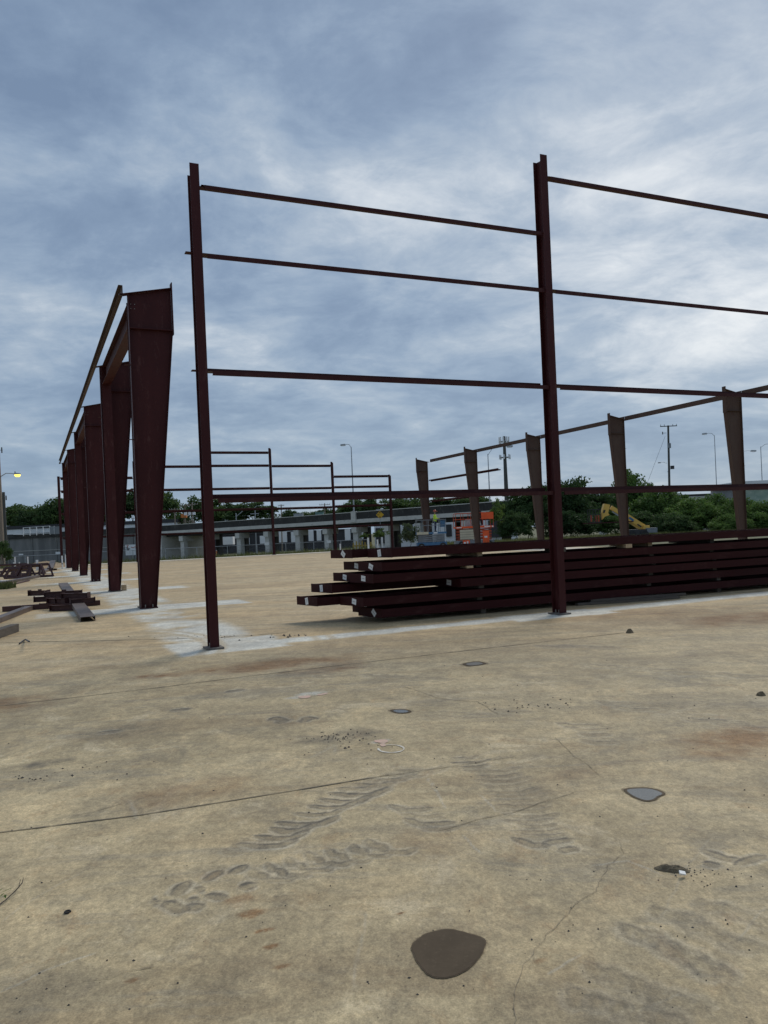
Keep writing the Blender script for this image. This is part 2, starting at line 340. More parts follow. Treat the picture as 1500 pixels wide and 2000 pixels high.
SCR = [([(1160, 1690), (1230, 1680), (1295, 1710)], .006, .5), ([(905, 1630), (938, 1668)], .005, .6), ([(835, 1520), (872, 1580)], .007, .6), ([(935, 1550), (968, 1585)], .006, .5),
       ([(0, 1940), (90, 1895), (190, 1858)], .005, .7), ([(1070, 1905), (1135, 1862)], .005, .55), ([(1290, 1800), (1345, 1690), (1390, 1640)], .004, .3), ([(0, 1800), (60, 1762), (160, 1702)], .004, .35),
       ([(1245, 1975), (1345, 1935)], .004, .4), ([(610, 1480), (655, 1455), (656, 1475)], .01, .35), ([(1440, 1840), (1500, 1770)], .004, .4), ([(250, 1560), (265, 1600)], .01, .35), ([(690, 1930), (712, 1780)], .005, .3), ([(180, 1480), (360, 1455)], .01, .3)]
DSC = [([(505, 1740), (590, 1800)], .006, .45), ([(520, 1738), (600, 1790)], .005, .6), ([(545, 1740), (610, 1782)], .006, .5), ([(560, 1760), (600, 1740)], .004, .4), ([(575, 1870), (640, 1838)], .010, .55), ([(210, 1770), (265, 1812)], .006, .35), ([(235, 1880), (270, 1842)], .008, .5),
       ([(975, 1890), (1015, 1865)], .007, .6), ([(930, 1760), (955, 1798)], .004, .4), ([(935, 1540), (1010, 1560)], .01, .2), ([(300, 1740), (330, 1800)], .005, .3), ([(240, 1560), (262, 1602)], .016, .45), ([(262, 1562), (276, 1594)], .012, .4), ([(160, 1595), (240, 1570)], .012, .3)]
BLB = [(75, 1493, .16, .6, 'd'), (640, 1308, .45, .4, 'd'), (1440, 1442, .42, .8, 'r'), (1120, 1512, .15, .25, 'r'), (490, 1785, .05, .7, 'o'), (513, 1817, .022, 1.0, 'o'), (533, 1848, .024, .9, 'o'), (555, 1886, .025, .8, 'o'), (259, 1914, .022, .7, 'o'), (785, 1782, .018, .7, 'o'), (1055, 1877, .025, .5, 'o'), (475, 1755, .07, .45, 'o'), (415, 1710, .07, .4, 'r'),
       (660, 1440, .30, .55, 'd'), (350, 1550, .35, .4, 'r'), (420, 1308, .35, .8, 'r'), (560, 1296, .55, .9, 'r'), (500, 1304, .4, .7, 'r'), (310, 1320, .3, .8, 'r'), (640, 1288, .5, .7, 'r'), (640, 1306, .35, .8, 'r'), (20, 1375, .5, .6, 'r'), (760, 1890, .4, .12, 'd'), (60, 1960, .25, .3, 'd'), (230, 1430, .35, .35, 'd'), (1490, 1205, 1.0, .8, 'r'), (1290, 1200, 1.6, .4, 'r'), (860, 1640, .25, .25, 'r'), (1240, 1300, .9, .25, 'd'), (1380, 1380, .8, .25, 'd'), (440, 1920, .2, .18, 'd'), (1100, 1960, .25, .2, 'd'), (605, 1355, .12, .6, 'k'), (575, 1362, .08, .5, 'k'), (740, 1448, .06, .7, 'k')]
def masks(x, y):
    wx = x + 0.05 * (fbm(x * 3, y * 3, 21) - .5) + 0.015 * (fbm(x * 17, y * 17, 22) - .5)
    wy = y + 0.05 * (fbm(x * 3, y * 3, 31) - .5) + 0.015 * (fbm(x * 17, y * 17, 32) - .5)
    dark = np.zeros(x.shape); pale = np.zeros(x.shape); rust = np.zeros(x.shape); sand = np.zeros(x.shape)
    def local(pts, pad):
        xs = [p[0] for p in pts]; ys = [p[1] for p in pts]
        return np.nonzero((x > min(xs) - pad) & (x < max(xs) + pad) & (y > min(ys) - pad) & (y < max(ys) + pad))
    for pts, hw, s in LUGS:
        k = local(pts, hw + .15)
        if len(k[0]):
            inn = seg_mask(wx[k], wy[k], pts, hw, hw * .3); core = seg_mask(wx[k], wy[k] + hw * .25, pts, hw * .62, hw * .3); out = seg_mask(wx[k], wy[k], pts, hw * 1.6, hw * .4)
            dark[k] = np.maximum(dark[k], 1.12 * s * (.45 * inn + .62 * np.clip(inn - core, 0, 1)) * (0.25 + 1.15 * fbm(x[k] * 22, y[k] * 22, 77))); pale[k] = np.maximum(pale[k], .22 * s * np.clip(out - inn, 0, 1))
    for lst, ch in ((SCR, pale), (DSC, dark)):
        for uv, hw, s in lst:
            pts = px(*uv); k = local(pts, .2)
            if len(k[0]): ch[k] = np.maximum(ch[k], .6 * s * seg_mask(wx[k], wy[k], pts, hw, hw) * (0.4 + 0.9 * fbm(x[k] * 9, y[k] * 9, 78)))
    for u, v, rr, s, t in BLB:
        c = G(u, v); k = local([c], rr * 3.2)
        if not len(k[0]): continue
        bx_, by_ = wx[k] - c.x, wy[k] - c.y; ex = (bx_ * E_.x + by_ * E_.y) / 1.7; ey = bx_ * N_.x + by_ * N_.y
        d = np.hypot(ex, ey) / rr + 0.9 * (fbm(x[k] * 2.2 / rr * .5, y[k] * 2.2 / rr * .5, 40) - .5)
        m = 1.35 * s * (1 - sstep(0.25, 1.05, d)) * (0.15 + 1.3 * fbm(x[k] * 3 / rr, y[k] * 3 / rr, 41))
        if t == 'd': dark[k] = np.maximum(dark[k], m)
        elif t == 'r': rust[k] = np.maximum(rust[k], 1.0 * m)
        elif t == 'o': rust[k] = np.maximum(rust[k], 1.25 * m)
        else: pale[k] = np.maximum(pale[k], m)
    # pours of new pale concrete under the steel
    e = (x - P1.x) * E_.x + (y - P1.y) * E_.y; n = (x - P1.x) * N_.x + (y - P1.y) * N_.y
    wob = 0.22 * (fbm(x * 1.3, y * 1.3, 50) - .5)
    wn, we = n + wob, e + 0.22 * (fbm(x * 1.3, y * 1.3, 60) - .5)
    def rect(e0, e1, n0, n1, s, soft=0.07):
        return s * np.minimum(np.minimum(sstep(e0 - soft, e0 + soft, we), 1 - sstep(e1 - soft, e1 + soft, we)), np.minimum(sstep(n0 - soft, n0 + soft, wn), 1 - sstep(n1 - soft, n1 + soft, wn)))
    grain = 0.7 + 0.75 * fbm(x * 2.5, y * 2.5, 63)
    p = rect(-0.6, 1.1, -0.45, 1.1, .95)
    p = np.maximum(p, rect(0.8, 40, -0.12, 0.42, 1.0, .10)); p = np.maximum(p, rect(5.2, 7.2, -0.4, 0.55, .95))
    p = np.maximum(p, rect(-.45, .95, 1.0, 60, .95, .2) * sstep(.28, .52, fbm(x * .9, y * .9, 64)))
    for k in range(1, 7):
        p = np.maximum(p, rect(-1.6, 2.6, 8.6 * k - .75, 8.6 * k + .75, 1.0)); p = np.maximum(p, rect(-2.4, -1.4, 8.6 * k - .55, 8.6 * k + .7, .5))
    p = np.maximum(p, rect(28, 32.5, 15, 54, .6)); p = np.maximum(p, rect(-1, 31.6, 58.9, 60.8, .85))
    # machine tracks sweeping across the corner pour
    for rr in (3.9, 4.15, 5.6, 5.85):
        d = np.abs(np.hypot(x + 6.6, y - 11.3) - rr); p = p * (1 - .6 * (1 - sstep(.03, .09, d)))
    pale = np.maximum(pale, p * np.clip(grain, 0, 1))
    # blown sand: thicker toward the middle of the site
    sand = np.clip(sstep(7.5, 15, y + 2.5 * (fbm(x * .5, y * .5, 70) - .5)) * 0.85 + 0.35 * (fbm(x * .35, y * .9, 71) - .4), 0, 1)
    sand = sand * (1 - .75 * np.clip(pale, 0, 1))
    return np.stack([np.clip(dark, 0, 1), np.clip(pale, 0, 1), np.clip(rust, 0, 1), sand], -1)
def slab_edge(x, y):
    e, n = inv(x, y); return n < 61.2
def grid_patch(x0, x1, y0, y1, st):
    nx = int(round((x1 - x0) / st)) + 1; ny = int(round((y1 - y0) / st)) + 1
    X, Y = np.meshgrid(np.linspace(x0, x1, nx), np.linspace(y0, y1, ny))
    i = np.arange(nx * ny).reshape(ny, nx)
    q = np.stack([i[:-1, :-1], i[:-1, 1:], i[1:, 1:], i[1:, :-1]], -1).reshape(-1, 4)
    return X.ravel(), Y.ravel(), q
def build_slab():
    A = (-3.0, 3.2, 2.0, 5.0); B = (-6.0, 6.4, 2.0, 10.0); C_ = (-14.0, 14.0, 2.0, 26.0); D = (-36.0, 34.0, 2.0, 66.0)
    VX, VY, Q, off = [], [], [], 0
    def add(x0, x1, y0, y1, st):
        nonlocal off
        X, Y, q = grid_patch(x0, x1, y0, y1, st); VX.append(X); VY.append(Y); Q.append(q + off); off += len(X)
    add(*A, 0.01)
    for inner, outer, st in ((A, B, 0.02), (B, C_, 0.05), (C_, D, 0.2)):
        add(outer[0], inner[0], outer[2], inner[3], st); add(inner[1], outer[1], outer[2], inner[3], st); add(outer[0], outer[1], inner[3], outer[3], st)
    add(-60, 60, -20, 2.0, 1.0); add(-60, D[0], 2.0, 66, 1.0); add(D[1], 60, 2, 66, 1.0)
    # far end: cut along the line n = 61
    X = np.concatenate(VX); Y = np.concatenate(VY); Qa = np.concatenate(Q)
    e, n = inv(X, Y); keep = (n < 61.0)[Qa].all(1) & ((e < 33.6) | (n < 6))[Qa].all(1)
    Qa = Qa[keep]
    # strip that closes the far corner: sheared grid between y = 66 and the slab end, in building coordinates
    em, nm = np.meshgrid(np.linspace(-30, 33.6, 151), np.linspace(0, 1, 60))
    base_n = np.zeros_like(em)
    y66 = 66.0
    n_at = (y66 - P1.y - em * E_.y) / N_.y           # n where the row reaches y = 66
    n0 = np.minimum(n_at, 61.4) ; nn = n0 + (61.4 - n0) * nm
    X2 = (P1.x + em * E_.x + nn * N_.x).ravel(); Y2 = (P1.y + em * E_.y + nn * N_.y).ravel()
    i = np.arange(em.size).reshape(em.shape); q2 = np.stack([i[:-1, :-1], i[:-1, 1:], i[1:, 1:], i[1:, :-1]], -1).reshape(-1, 4)
    X = np.concatenate([X, X2]); Y = np.concatenate([Y, Y2]); Qa = np.concatenate([Qa, q2 + off])
    used = np.unique(Qa); mp = np.zeros(len(X), int); mp[used] = np.arange(len(used)); X, Y, Qa = X[used], Y[used], mp[Qa]
    me = bpy.data.meshes.new('concrete_slab'); nv, nf = len(X), len(Qa)
    me.vertices.add(nv); co = np.zeros((nv, 3), np.float32); co[:, 0] = X; co[:, 1] = Y; me.vertices.foreach_set('co', co.ravel())
    me.loops.add(nf * 4); me.loops.foreach_set('vertex_index', Qa.ravel().astype(np.int32))
    me.polygons.add(nf); me.polygons.foreach_set('loop_start', (np.arange(nf) * 4).astype(np.int32)); me.update(calc_edges=True); me.validate()
    at_ = me.attributes.new('stain', 'FLOAT_COLOR', 'POINT'); at_.data.foreach_set('color', masks(X, Y).astype(np.float32).ravel())
    me.materials.append(slab_mat()); return struct(obj('concrete_slab', me))
def slab_mat():
    m = bpy.data.materials.new('site_concrete'); m.use_nodes = True; nt = m.node_tree; N = nt.nodes; L = nt.links; b = N['Principled BSDF']
    tc = N.new('ShaderNodeTexCoord')
    def noise(scale, detail=6, rough=.6, sc=(1, 1, 1), dist=0.0, rot=0.0):
        mp = N.new('ShaderNodeMapping'); mp.inputs['Scale'].default_value = sc; mp.inputs['Rotation'].default_value = (0, 0, rot); L.new(tc.outputs['Object'], mp.inputs[0])
        n = N.new('ShaderNodeTexNoise'); n.inputs['Scale'].default_value = scale; n.inputs['Detail'].default_value = detail; n.inputs['Roughness'].default_value = rough; n.inputs['Distortion'].default_value = dist
        L.new(mp.outputs[0], n.inputs['Vector']); return n.outputs[0]
    def ramp(v, a, bb, ca=(0, 0, 0), cb=(1, 1, 1)):
        r = N.new('ShaderNodeValToRGB'); r.color_ramp.elements[0].position = a; r.color_ramp.elements[1].position = bb
        r.color_ramp.elements[0].color = (*ca, 1); r.color_ramp.elements[1].color = (*cb, 1); L.new(v, r.inputs[0]); return r.outputs[0]
    def mix(f, a, c, blend='MIX'):
        x = N.new('ShaderNodeMix'); x.data_type = 'RGBA'; x.blend_type = blend
        for i, v in ((0, f), (6, a), (7, c)):
            if isinstance(v, (int, float)): x.inputs[i].default_value = v
            elif isinstance(v, tuple): x.inputs[i].default_value = (*v, 1)
            else: L.new(v, x.inputs[i])
        return x.outputs[2]
    def mul(a, c):
        x = N.new('ShaderNodeMath'); x.operation = 'MULTIPLY'
        for i, v in enumerate((a, c)):
            if isinstance(v, (int, float)): x.inputs[i].default_value = v
            else: L.new(v, x.inputs[i])
        return x.outputs[0]
    at_ = N.new('ShaderNodeAttribute'); at_.attribute_name = 'stain'
    sp = N.new('ShaderNodeSeparateColor'); L.new(at_.outputs['Color'], sp.inputs[0])
    base = ramp(noise(0.7, 10, .70), .36, .62, (0.33, 0.265, 0.165), (0.46, 0.375, 0.24))
    base = mix(mul(ramp(noise(2.1, 10, .76, (1.15, .9, 1), .6, .4), .49, .57), .55), base, (0.51, 0.40, 0.245))
    base = mix(mul(ramp(noise(1.6, 10, .76, (.9, 1, 1), .6, .41), .51, .60), .65), base, (0.255, 0.215, 0.15))
    base = mix(mul(ramp(noise(1.3, 10, .76, (1, 1, 1), .8, 1.1), .55, .62), .55), base, (0.54, 0.455, 0.32))
    base = mix(mul(ramp(noise(3.2, 10, .78, (1.2, .9, 1), .4, 2.0), .56, .66), .50), base, (0.33, 0.215, 0.115))
    base = mix(mul(ramp(noise(5.5, 8, .74, (.06, 1.5, 1), .15, .30), .60, .68), .40), base, (0.56, 0.48, 0.35))
    base = mix(mul(ramp(noise(6.0, 8, .74, (.05, 1.3, 1), .15, -.7), .61, .69), .45), base, (0.21, 0.175, 0.12))
    base = mix(mul(ramp(noise(0.9, 10, .76, (.35, 1.5, 1), .4, .42), .52, .61), .60), base, (0.285, 0.215, 0.13))
    base = mix(mul(ramp(noise(1.2, 10, .76, (.4, 1.4, 1), .5, .36), .53, .61), .55), base, (0.235, 0.21, 0.165))
    # dry sand blown over the middle of the site, with bare grey streaks
    sandc = mix(ramp(noise(0.5, 10, .76, (.22, 1.7, 1), .3, .42), .42, .60), (0.50, 0.37, 0.215), (0.42, 0.34, 0.225))
    sandc = mix(mul(ramp(noise(1.3, 10, .76, (.16, 2.2, 1), .25, .42), .50, .61), .8), sandc, (0.30, 0.235, 0.155))
    sandc = mix(mul(ramp(noise(0.8, 10, .76, (.2, 1.8, 1), .3, .40), .54, .63), .7), sandc, (0.54, 0.445, 0.31))
    sandc = mix(mul(ramp(noise(0.25, 10, .76, (.35, 1.4, 1), .3, .42), .50, .62), .6), sandc, (0.34, 0.24, 0.14))
    col = mix(at_.outputs['Alpha'], base, sandc)
    fine = noise(26, 8, .75); br = noise(7, 9, .75, (1, 1, 1), .8); brk = ramp(br, .12, .42)
    col = mix(mul(sp.outputs[2], .9), col, mix(fine, (0.25, 0.135, 0.06), (0.18, 0.105, 0.05)))
    palec = mix(ramp(noise(1.4, 10, .74, (.5, 1.5, 1), .3, .42), .40, .62), (0.49, 0.495, 0.475), (0.61, 0.60, 0.56))
    col = mix(mul(sp.outputs[1], ramp(br, .12, .42)), col, palec)
    col = mix(mul(sp.outputs[0], brk), col, (0.125, 0.110, 0.088))
    for sc_, lo_, hi_, amt, rt in ((0.45, .86, 1.18, .8, .9), (1.6, .84, 1.20, .7, .4), (5.0, .82, 1.20, .55, 1.7), (17.0, .76, 1.28, .65, .3), (45.0, .70, 1.34, .6, .8)):
        col = mix(amt, col, ramp(noise(sc_, 10, .78, (1.2, .85, 1), .5, rt), .38, .62, (lo_, lo_, lo_), (hi_, hi_, hi_ * .98)), 'MULTIPLY')
    # speckle, pores, grit
    col = mix(mul(ramp(noise(60, 5, .75), .60, .70), .60), col, (0.17, 0.135, 0.09))
    col = mix(mul(ramp(noise(38, 6, .75), .60, .70), .50), col, (0.60, 0.51, 0.37))
    col = mix(.5, col, ramp(noise(110, 4, .7), .30, .70, (.50, .50, .50), (1.35, 1.35, 1.35)), 'MULTIPLY')
    col = mix(1.0, col, (1.0, .99, .975), 'MULTIPLY')
    L.new(col, b.inputs['Base Color']); b.inputs['Specular IOR Level'].default_value = 0.28
    rr = N.new('ShaderNodeMapRange'); rr.inputs[3].default_value = .62; rr.inputs[4].default_value = .9; L.new(br, rr.inputs[0]); L.new(rr.outputs[0], b.inputs['Roughness'])
    hb = N.new('ShaderNodeMath'); hb.operation = 'MULTIPLY_ADD'; hb.inputs[1].default_value = .5; L.new(fine, hb.inputs[0]); L.new(br, hb.inputs[2])
    bp = N.new('ShaderNodeBump'); bp.inputs['Strength'].default_value = .5; bp.inputs['Distance'].default_value = .012; L.new(hb.outputs[0], bp.inputs['Height']); L.new(bp.outputs[0], b.inputs['Normal'])
    return m
slab = build_slab()

def strip_mesh(name, pts, hw, z, m, jit=0.0, seed=0, step=0.06):
    rr = random.Random(seed); P = []
    for a, b in zip(pts[:-1], pts[1:]):
        a, b = Vector(a), Vector(b); k = max(1, int((b - a).length / step))
        for i in range(k): P.append(a.lerp(b, i / k))
    P.append(Vector(pts[-1])); o = Vector((0, 0)); Q = []
    for p in P:
        o = o * 0.85 + Vector((rr.gauss(0, jit), rr.gauss(0, jit))); Q.append(Vector((p.x + o.x, p.y + o.y, z)))
    mb = MB(); vs = []
    for i, p in enumerate(Q):
        d = (Q[min(i + 1, len(Q) - 1)] - Q[max(i - 1, 0)]).normalized(); s = Vector((-d.y, d.x, 0)) * hw * rr.uniform(.45, 1.3); vs += [p - s, p + s]
    mb.add(vs, [(2 * i, 2 * i + 2, 2 * i + 3, 2 * i + 1) for i in range(len(Q) - 1)])
    return mb.build(name, m, slab)
MT['joint'] = mat('joint_dirt', (0.12, 0.10, 0.07), (0.24, 0.20, 0.135), 6, .95)
MT['crackm'] = mat('crack_dark', (0.14, 0.115, 0.08), (0.33, 0.27, 0.185), 5, .95)  # thin brown line colour for cracks and one fine joint
strip_mesh('joint', px((-60, 1634), (279, 1592), (608, 1539), (760, 1514)), .0075, .004, 'joint', .001, 1)
strip_mesh('joint', px((740, 1517), (1010, 1478)), .0025, .004, 'crackm', .0025, 2)
strip_mesh('joint', px((-40, 1384), (260, 1349), (640, 1302), (867, 1276), (1220, 1236)), .009, .004, 'joint', .003, 3, .12)
strip_mesh('joint', px((-30, 1256), (160, 1252), (420, 1246), (560, 1236)), .016, .004, 'joint', .006, 4, .15)
strip_mesh('crack', px((858, 1622), (930, 1600), (1000, 1588), (1050, 1570), (1122, 1549)), .0025, .004, 'crackm', .003, 5, .04)
strip_mesh('crack', px((1002, 2010), (1012, 1950), (1016, 1885), (1050, 1850), (1062, 1825), (1105, 1790), (1132, 1765), (1160, 1740), (1196, 1690), (1222, 1668), (1210, 1640)), .0011, .004, 'crackm', .005, 6, .025)
strip_mesh('crack', px((170, 1918), (215, 1912), (240, 1900), (300, 1890)), .002, .004, 'crackm', .0015, 8, .03)
strip_mesh('crack', px((790, 1342), (860, 1364), (935, 1372), (975, 1396)), .003, .004, 'crackm', .006, 9, .06)
strip_mesh('crack', px((1085, 1440), (1125, 1480), (1128, 1482), (1180, 1520)), .0018, .004, 'crackm', .005, 10, .05)
strip_mesh('crack', px((145, 1594), (185, 1585), (240, 1570)), .003, .004, 'crackm', .003, 12, .05)

# ------------------------------------------------------------------ ground beyond the slab
def ground_z(x, y):
    e, n = inv(x, y)
    d = np.clip((n - 61.6) / 9.0, 0, 1); d = d * d * (3 - 2 * d)
    z = -0.06 - 1.15 * d - 0.006 * np.clip(n - 75, 0, 160)
    return z
def build_ground():
    xs = np.concatenate([np.linspace(-2500, -160, 14), np.linspace(-150, 150, 121), np.linspace(160, 2500, 14)])
    ys = np.concatenate([np.linspace(-400, -20, 8), np.linspace(0, 260, 131), np.linspace(280, 3500, 16)])
    X, Y = np.meshgrid(xs, ys); Z = ground_z(X, Y) + np.where((np.abs(X) < 200), 0.05 * (fbm(X * .3, Y * .3, 90) - .5) * 0.8, 0) - .03
    i = np.arange(X.size).reshape(X.shape); q = np.stack([i[:-1, :-1], i[:-1, 1:], i[1:, 1:], i[1:, :-1]], -1).reshape(-1, 4)
    me = bpy.data.meshes.new('ground'); me.from_pydata(np.stack([X, Y, Z], -1).reshape(-1, 3).tolist(), [], q.tolist())
    me.materials.append(mat('field_ground', (0.075, 0.085, 0.035), (0.13, 0.125, 0.06), .25, .95, 0, .3, (0.17, 0.145, 0.09))); struct(obj('ground', me))
build_ground()
def gz(x, y): return float(ground_z(np.array(x), np.array(y))) - .02

# ------------------------------------------------------------------ steel frame: end-wall posts and girts
def i_post(name, label, e, n, h, face, depth=.2, bf=.15, step=.11, m='steel', group=None, front=True, bolts=True, clips=()):
    """wide-flange post with its outer flange toward -n (near wall) or +n (far wall)"""
    t = thing(name, label, 'steel post', W(e, n), BA, group); s = 1 if front else -1; tf = .013
    def fl(nm, y0, y1, z1): MB().box(-bf / 2, bf / 2, min(y0 * s, y1 * s), max(y0 * s, y1 * s), .03, z1).build(nm, m, t)
    fl('outer_flange', 0, tf, h); fl('inner_flange', depth - tf, depth, h - step)
    y0, y1 = sorted((tf * s, (depth - tf) * s))
    MB().prism([(y0, .03), (y1, .03), (y1, h - step - .0 if s > 0 else h - .05), ((y0 + y1) / 2, h - step * 1.25), (y0, h - .05 if s > 0 else h - step)], 'x', -.005, .005).build('web', m, t)
    a, b = sorted((-.06 * s, (depth + .06) * s))
    MB().box(-bf / 2 - .06, bf / 2 + .06, a, b, .005, .03).build('base_plate', 'plate', t)
    if bolts:
        for ex in (-.045, .045):
            for ny in (depth * .3, depth * .7): MB().tube([(ex, ny * s, .02), (ex, ny * s, .085)], .012, 6).build('anchor_bolt', 'bolt', t)
    for z, x0, x1 in clips: MB().box(x0, x1, *sorted((.05 * s, .15 * s)), z - .006, z + .006).build('girt_clip', m, t)
    return t
GZ = [2.25, 4.17, 5.93]
BAYS = [0, 6.27, 12.4]
i_post('end_wall_post', 'slim dark red corner post standing nearest the camera, left of the beam stack', 0, 0, 7.25, -1, bf=.137, clips=[(4.17, -.15, -.07), (5.93, -.17, -.07)] + [(z, .075, .16) for z in GZ + [6.93]])
i_post('end_wall_post', 'tallest dark red post, standing in front of the stacked beams', 6.33, 0, 8.36, -1, depth=.23, bf=.145, step=.06, clips=[(z, .075, .15) for z in GZ + [8.0]])
i_post('end_wall_post', 'dark red front wall post at the right end of the near girts', 12.58, 0, 9.4, -1, depth=.23, bf=.145, step=.06)
def girt(label, e0, e1, n, z, front=True, d=.2, fl=.065, m='girt', group=None, stag=.06, cat='girt'):
    """Z-section girt laid with its web flat: outer flange hangs down, inner flange stands up"""
    t = thing('wall_girt', label, cat, W(e0, n, z), BA, group); L_ = e1 - e0; s = 1 if front else -1; th = .005
    def bx(nm, x0, x1, y0, y1, z0, z1): MB().box(x0, x1, *sorted((y0 * s, y1 * s)), z0, z1).build(nm, m, t)
    bx('web', 0.012, L_, .006, d - .006, -th, 0); bx('outer_flange', stag, L_ - .01, 0, th + .001, -fl, -.0005); bx('inner_flange', 0, L_ - stag, d - th, d, .0005, fl)
    bx('lip', stag, L_ - .01, .0065, .024, -fl, -fl + .004); return t
ROWN = ['lowest', 'second lowest', 'third lowest', 'topmost', 'very top']
for b in range(2):
    e0, e1 = (.09, 6.27) if b == 0 else (6.44, 12.5)
    for k, z in enumerate(GZ + [6.96 if b == 0 else 8.0]):
        girt(f'{ROWN[k]} girt ' + ('spanning between the two tall front posts' if b == 0 else 'running right from the tallest front post'), e0, e1, .03, z, group='girts of the near end wall', fl=.07 if k < 3 else .06)
FP = [0, 6.1, 12.2, 18.3, 24.4, 30.45]; FH = [7.5, 8.75, 9.95, 9.95, 8.65, 7.36]; NF = 59.9
for k in range(6):
    i_post('end_wall_post', ['far end wall post at the far left corner beside the tapered columns', 'far end wall post glimpsed between the tapered columns', 'far end wall post hidden close behind the near corner post', 'tallest post seen in the far end wall, left of centre', 'middle height post of the far end wall, by the fence', 'short right corner post of the far end wall, near the diamond sign'][k], FP[k], NF, FH[k], 1, m='girt', group='posts of the far end wall', front=False, bolts=False, bf=.2, depth=.22)
FROWS = [[2.3, 4.3, 6.2, 7.3], [2.3, 4.3, 6.2, 8.25], [2.3, 4.3, 6.2, 8.3, 9.5], [2.3, 4.27, 6.12, 8.25], [2.36, 4.33, 6.18, 7.2]]
BAYN = ['leftmost', 'second', 'middle', 'fourth', 'rightmost']
for b in range(5):
    for k, z in enumerate(FROWS[b]):
        girt(f'{ROWN[k]} girt in the {BAYN[b]} bay of the far end wall', FP[b] + .11, FP[b + 1] - .11, NF - .02, z, front=False, fl=.11 if k else .09, group='girts of the far end wall')

# ------------------------------------------------------------------ tapered frame columns
BAYL = 8.6
def tapered_column(label, e, n, side, m, group, clip_z=(2.25, 4.2, 6.05)):
    t = thing('tapered_column', label, 'steel column', W(e, n), BA, group); s = side; fw = .11; th = .012
    zb, zk, zo, zi = .03, 6.95, 7.80, 8.02; wb, wt = .38, 1.06
    def X(x): return s * x
    def sl(z): return wb + (wt - wb) * (z - zb) / (zk - zb)
    def pr(nm, poly, y0, y1, mm=m): return MB().prism([(X(a), b) for a, b in poly], 'y', y0, y1).build(nm, mm, t)
    pr('web', [(th, zb), (wb - th, zb), (sl(6.16) - th, 6.16), (th, 6.16)], -.005, .005)
    pr('web', [(th, 6.16), (sl(6.16) - th, 6.16), (wt - th, zk - .012), (th, zk - .012)], -.006, .006)
    pr('knee_web', [(th, zk + .012), (wt - th, zk + .012), (wt - th, zi - .01), (th, zo - .01)], -.006, .006)
    pr('outer_flange', [(0, zb), (th, zb), (th, zo - .005), (0, zo - .005)], -fw, fw)
    pr('inner_flange', [(wb - th, zb), (wb, zb), (wt, zk - .013), (wt - th, zk - .013)], -fw, fw)
    pr('stiffener', [(th, zk - .011), (wt + .01, zk - .011), (wt + .01, zk + .011), (th, zk + .011)], -fw, fw)
    pr('end_plate', [(wt - th, zk - .07), (wt + .02, zk - .07), (wt + .02, zi + .14), (wt - th, zi + .14)], -fw, fw) if False else None
    pr('end_plate', [(wt - .002, zk + .012), (wt + .022, zk - .10), (wt + .022, zi + .14), (wt - .002, zi + .14)], -fw, fw)
    pr('top_flange', [(-.2, zo - .045), (wt - .003, zi - .008), (wt - .003, zi + .008), (-.2, zo - .028)], -fw, fw)
    pr('base_plate', [(-.02, .005), (wb + .02, .005), (wb + .02, zb), (-.02, zb)], -.13, .13)
    for bx in (.07, .16):
        for bz in (7.45, 7.56): MB().tube([(X(bx), -.02, bz), (X(bx), -.005, bz)], .011, 6).build('bolt', 'bolt', t)
    for bx in (.1, .28):
        for ny in (-.09, .09): MB().tube([(X(bx), ny, .02), (X(bx), ny, .10)], .014, 6).build('anchor_bolt', 'bolt', t)
    for z in clip_z: MB().box(*sorted((X(-.13), X(-.001))), -.05, .05, z - .005, z + .005).build('girt_clip', m, t)
    return t
LB = ['nearest and largest tapered red column of the left row', 'second tapered red column of the left row', 'third tapered red column of the left row', 'fourth tapered red column of the left row', 'fifth tapered red column of the left row', 'farthest tapered red column of the left row']
for k in range(6): tapered_column(LB[k], 0, BAYL * (k + 1), 1, 'steel', 'tapered columns of the left row')
RB = ['nearest tapered brown column of the right row, at the right edge', 'tapered brown column beside the yellow boom lift', 'tapered brown column in front of the dark bushes, beside the cell tower', 'tapered brown column standing before the orange lift', 'tapered brown column standing behind the blue lift']
for k in range(5): tapered_column(RB[k], 30.45, BAYL * (k + 2), -1, 'brown', 'tapered columns of the right row')

# portal braces in every second bay of the left row: a post at each column and a deep beam between
for j, k in enumerate((1, 3, 5)):
    n0, n1 = BAYL * k + .32, BAYL * (k + 1) - .32
    nm = ['nearest', 'middle', 'farthest'][j]
    t = thing('portal_brace', f'{nm} portal brace between two tapered columns of the left row', 'brace', W(0, n0), BA, 'portal braces of the left row'); Lb = n1 - n0
    for y in (0.0, Lb):
        p = MB().box(.02, .32, y - .15, y - .137, .03, 7.72).build('flange', 'steel', t)
        MB().box(.02, .32, y + .137, y + .15, .03, 7.72).build('flange', 'steel', t)
        MB().box(.165, .175, y - .137, y + .137, .03, 7.70).build('web', 'steel', t)
        MB().box(-.02, .36, y - .2, y + .2, .005, .03).build('base_plate', 'plate', t)
    MB().box(.03, .31, .151, Lb - .151, 7.10, 7.113).build('beam_flange', 'steel', t); MB().box(.03, .31, .151, Lb - .151, 7.67, 7.683).build('beam_flange', 'steel', t)
    MB().box(.165, .175, .151, Lb - .151, 7.113, 7.67).build('beam_web', 'steel', t)

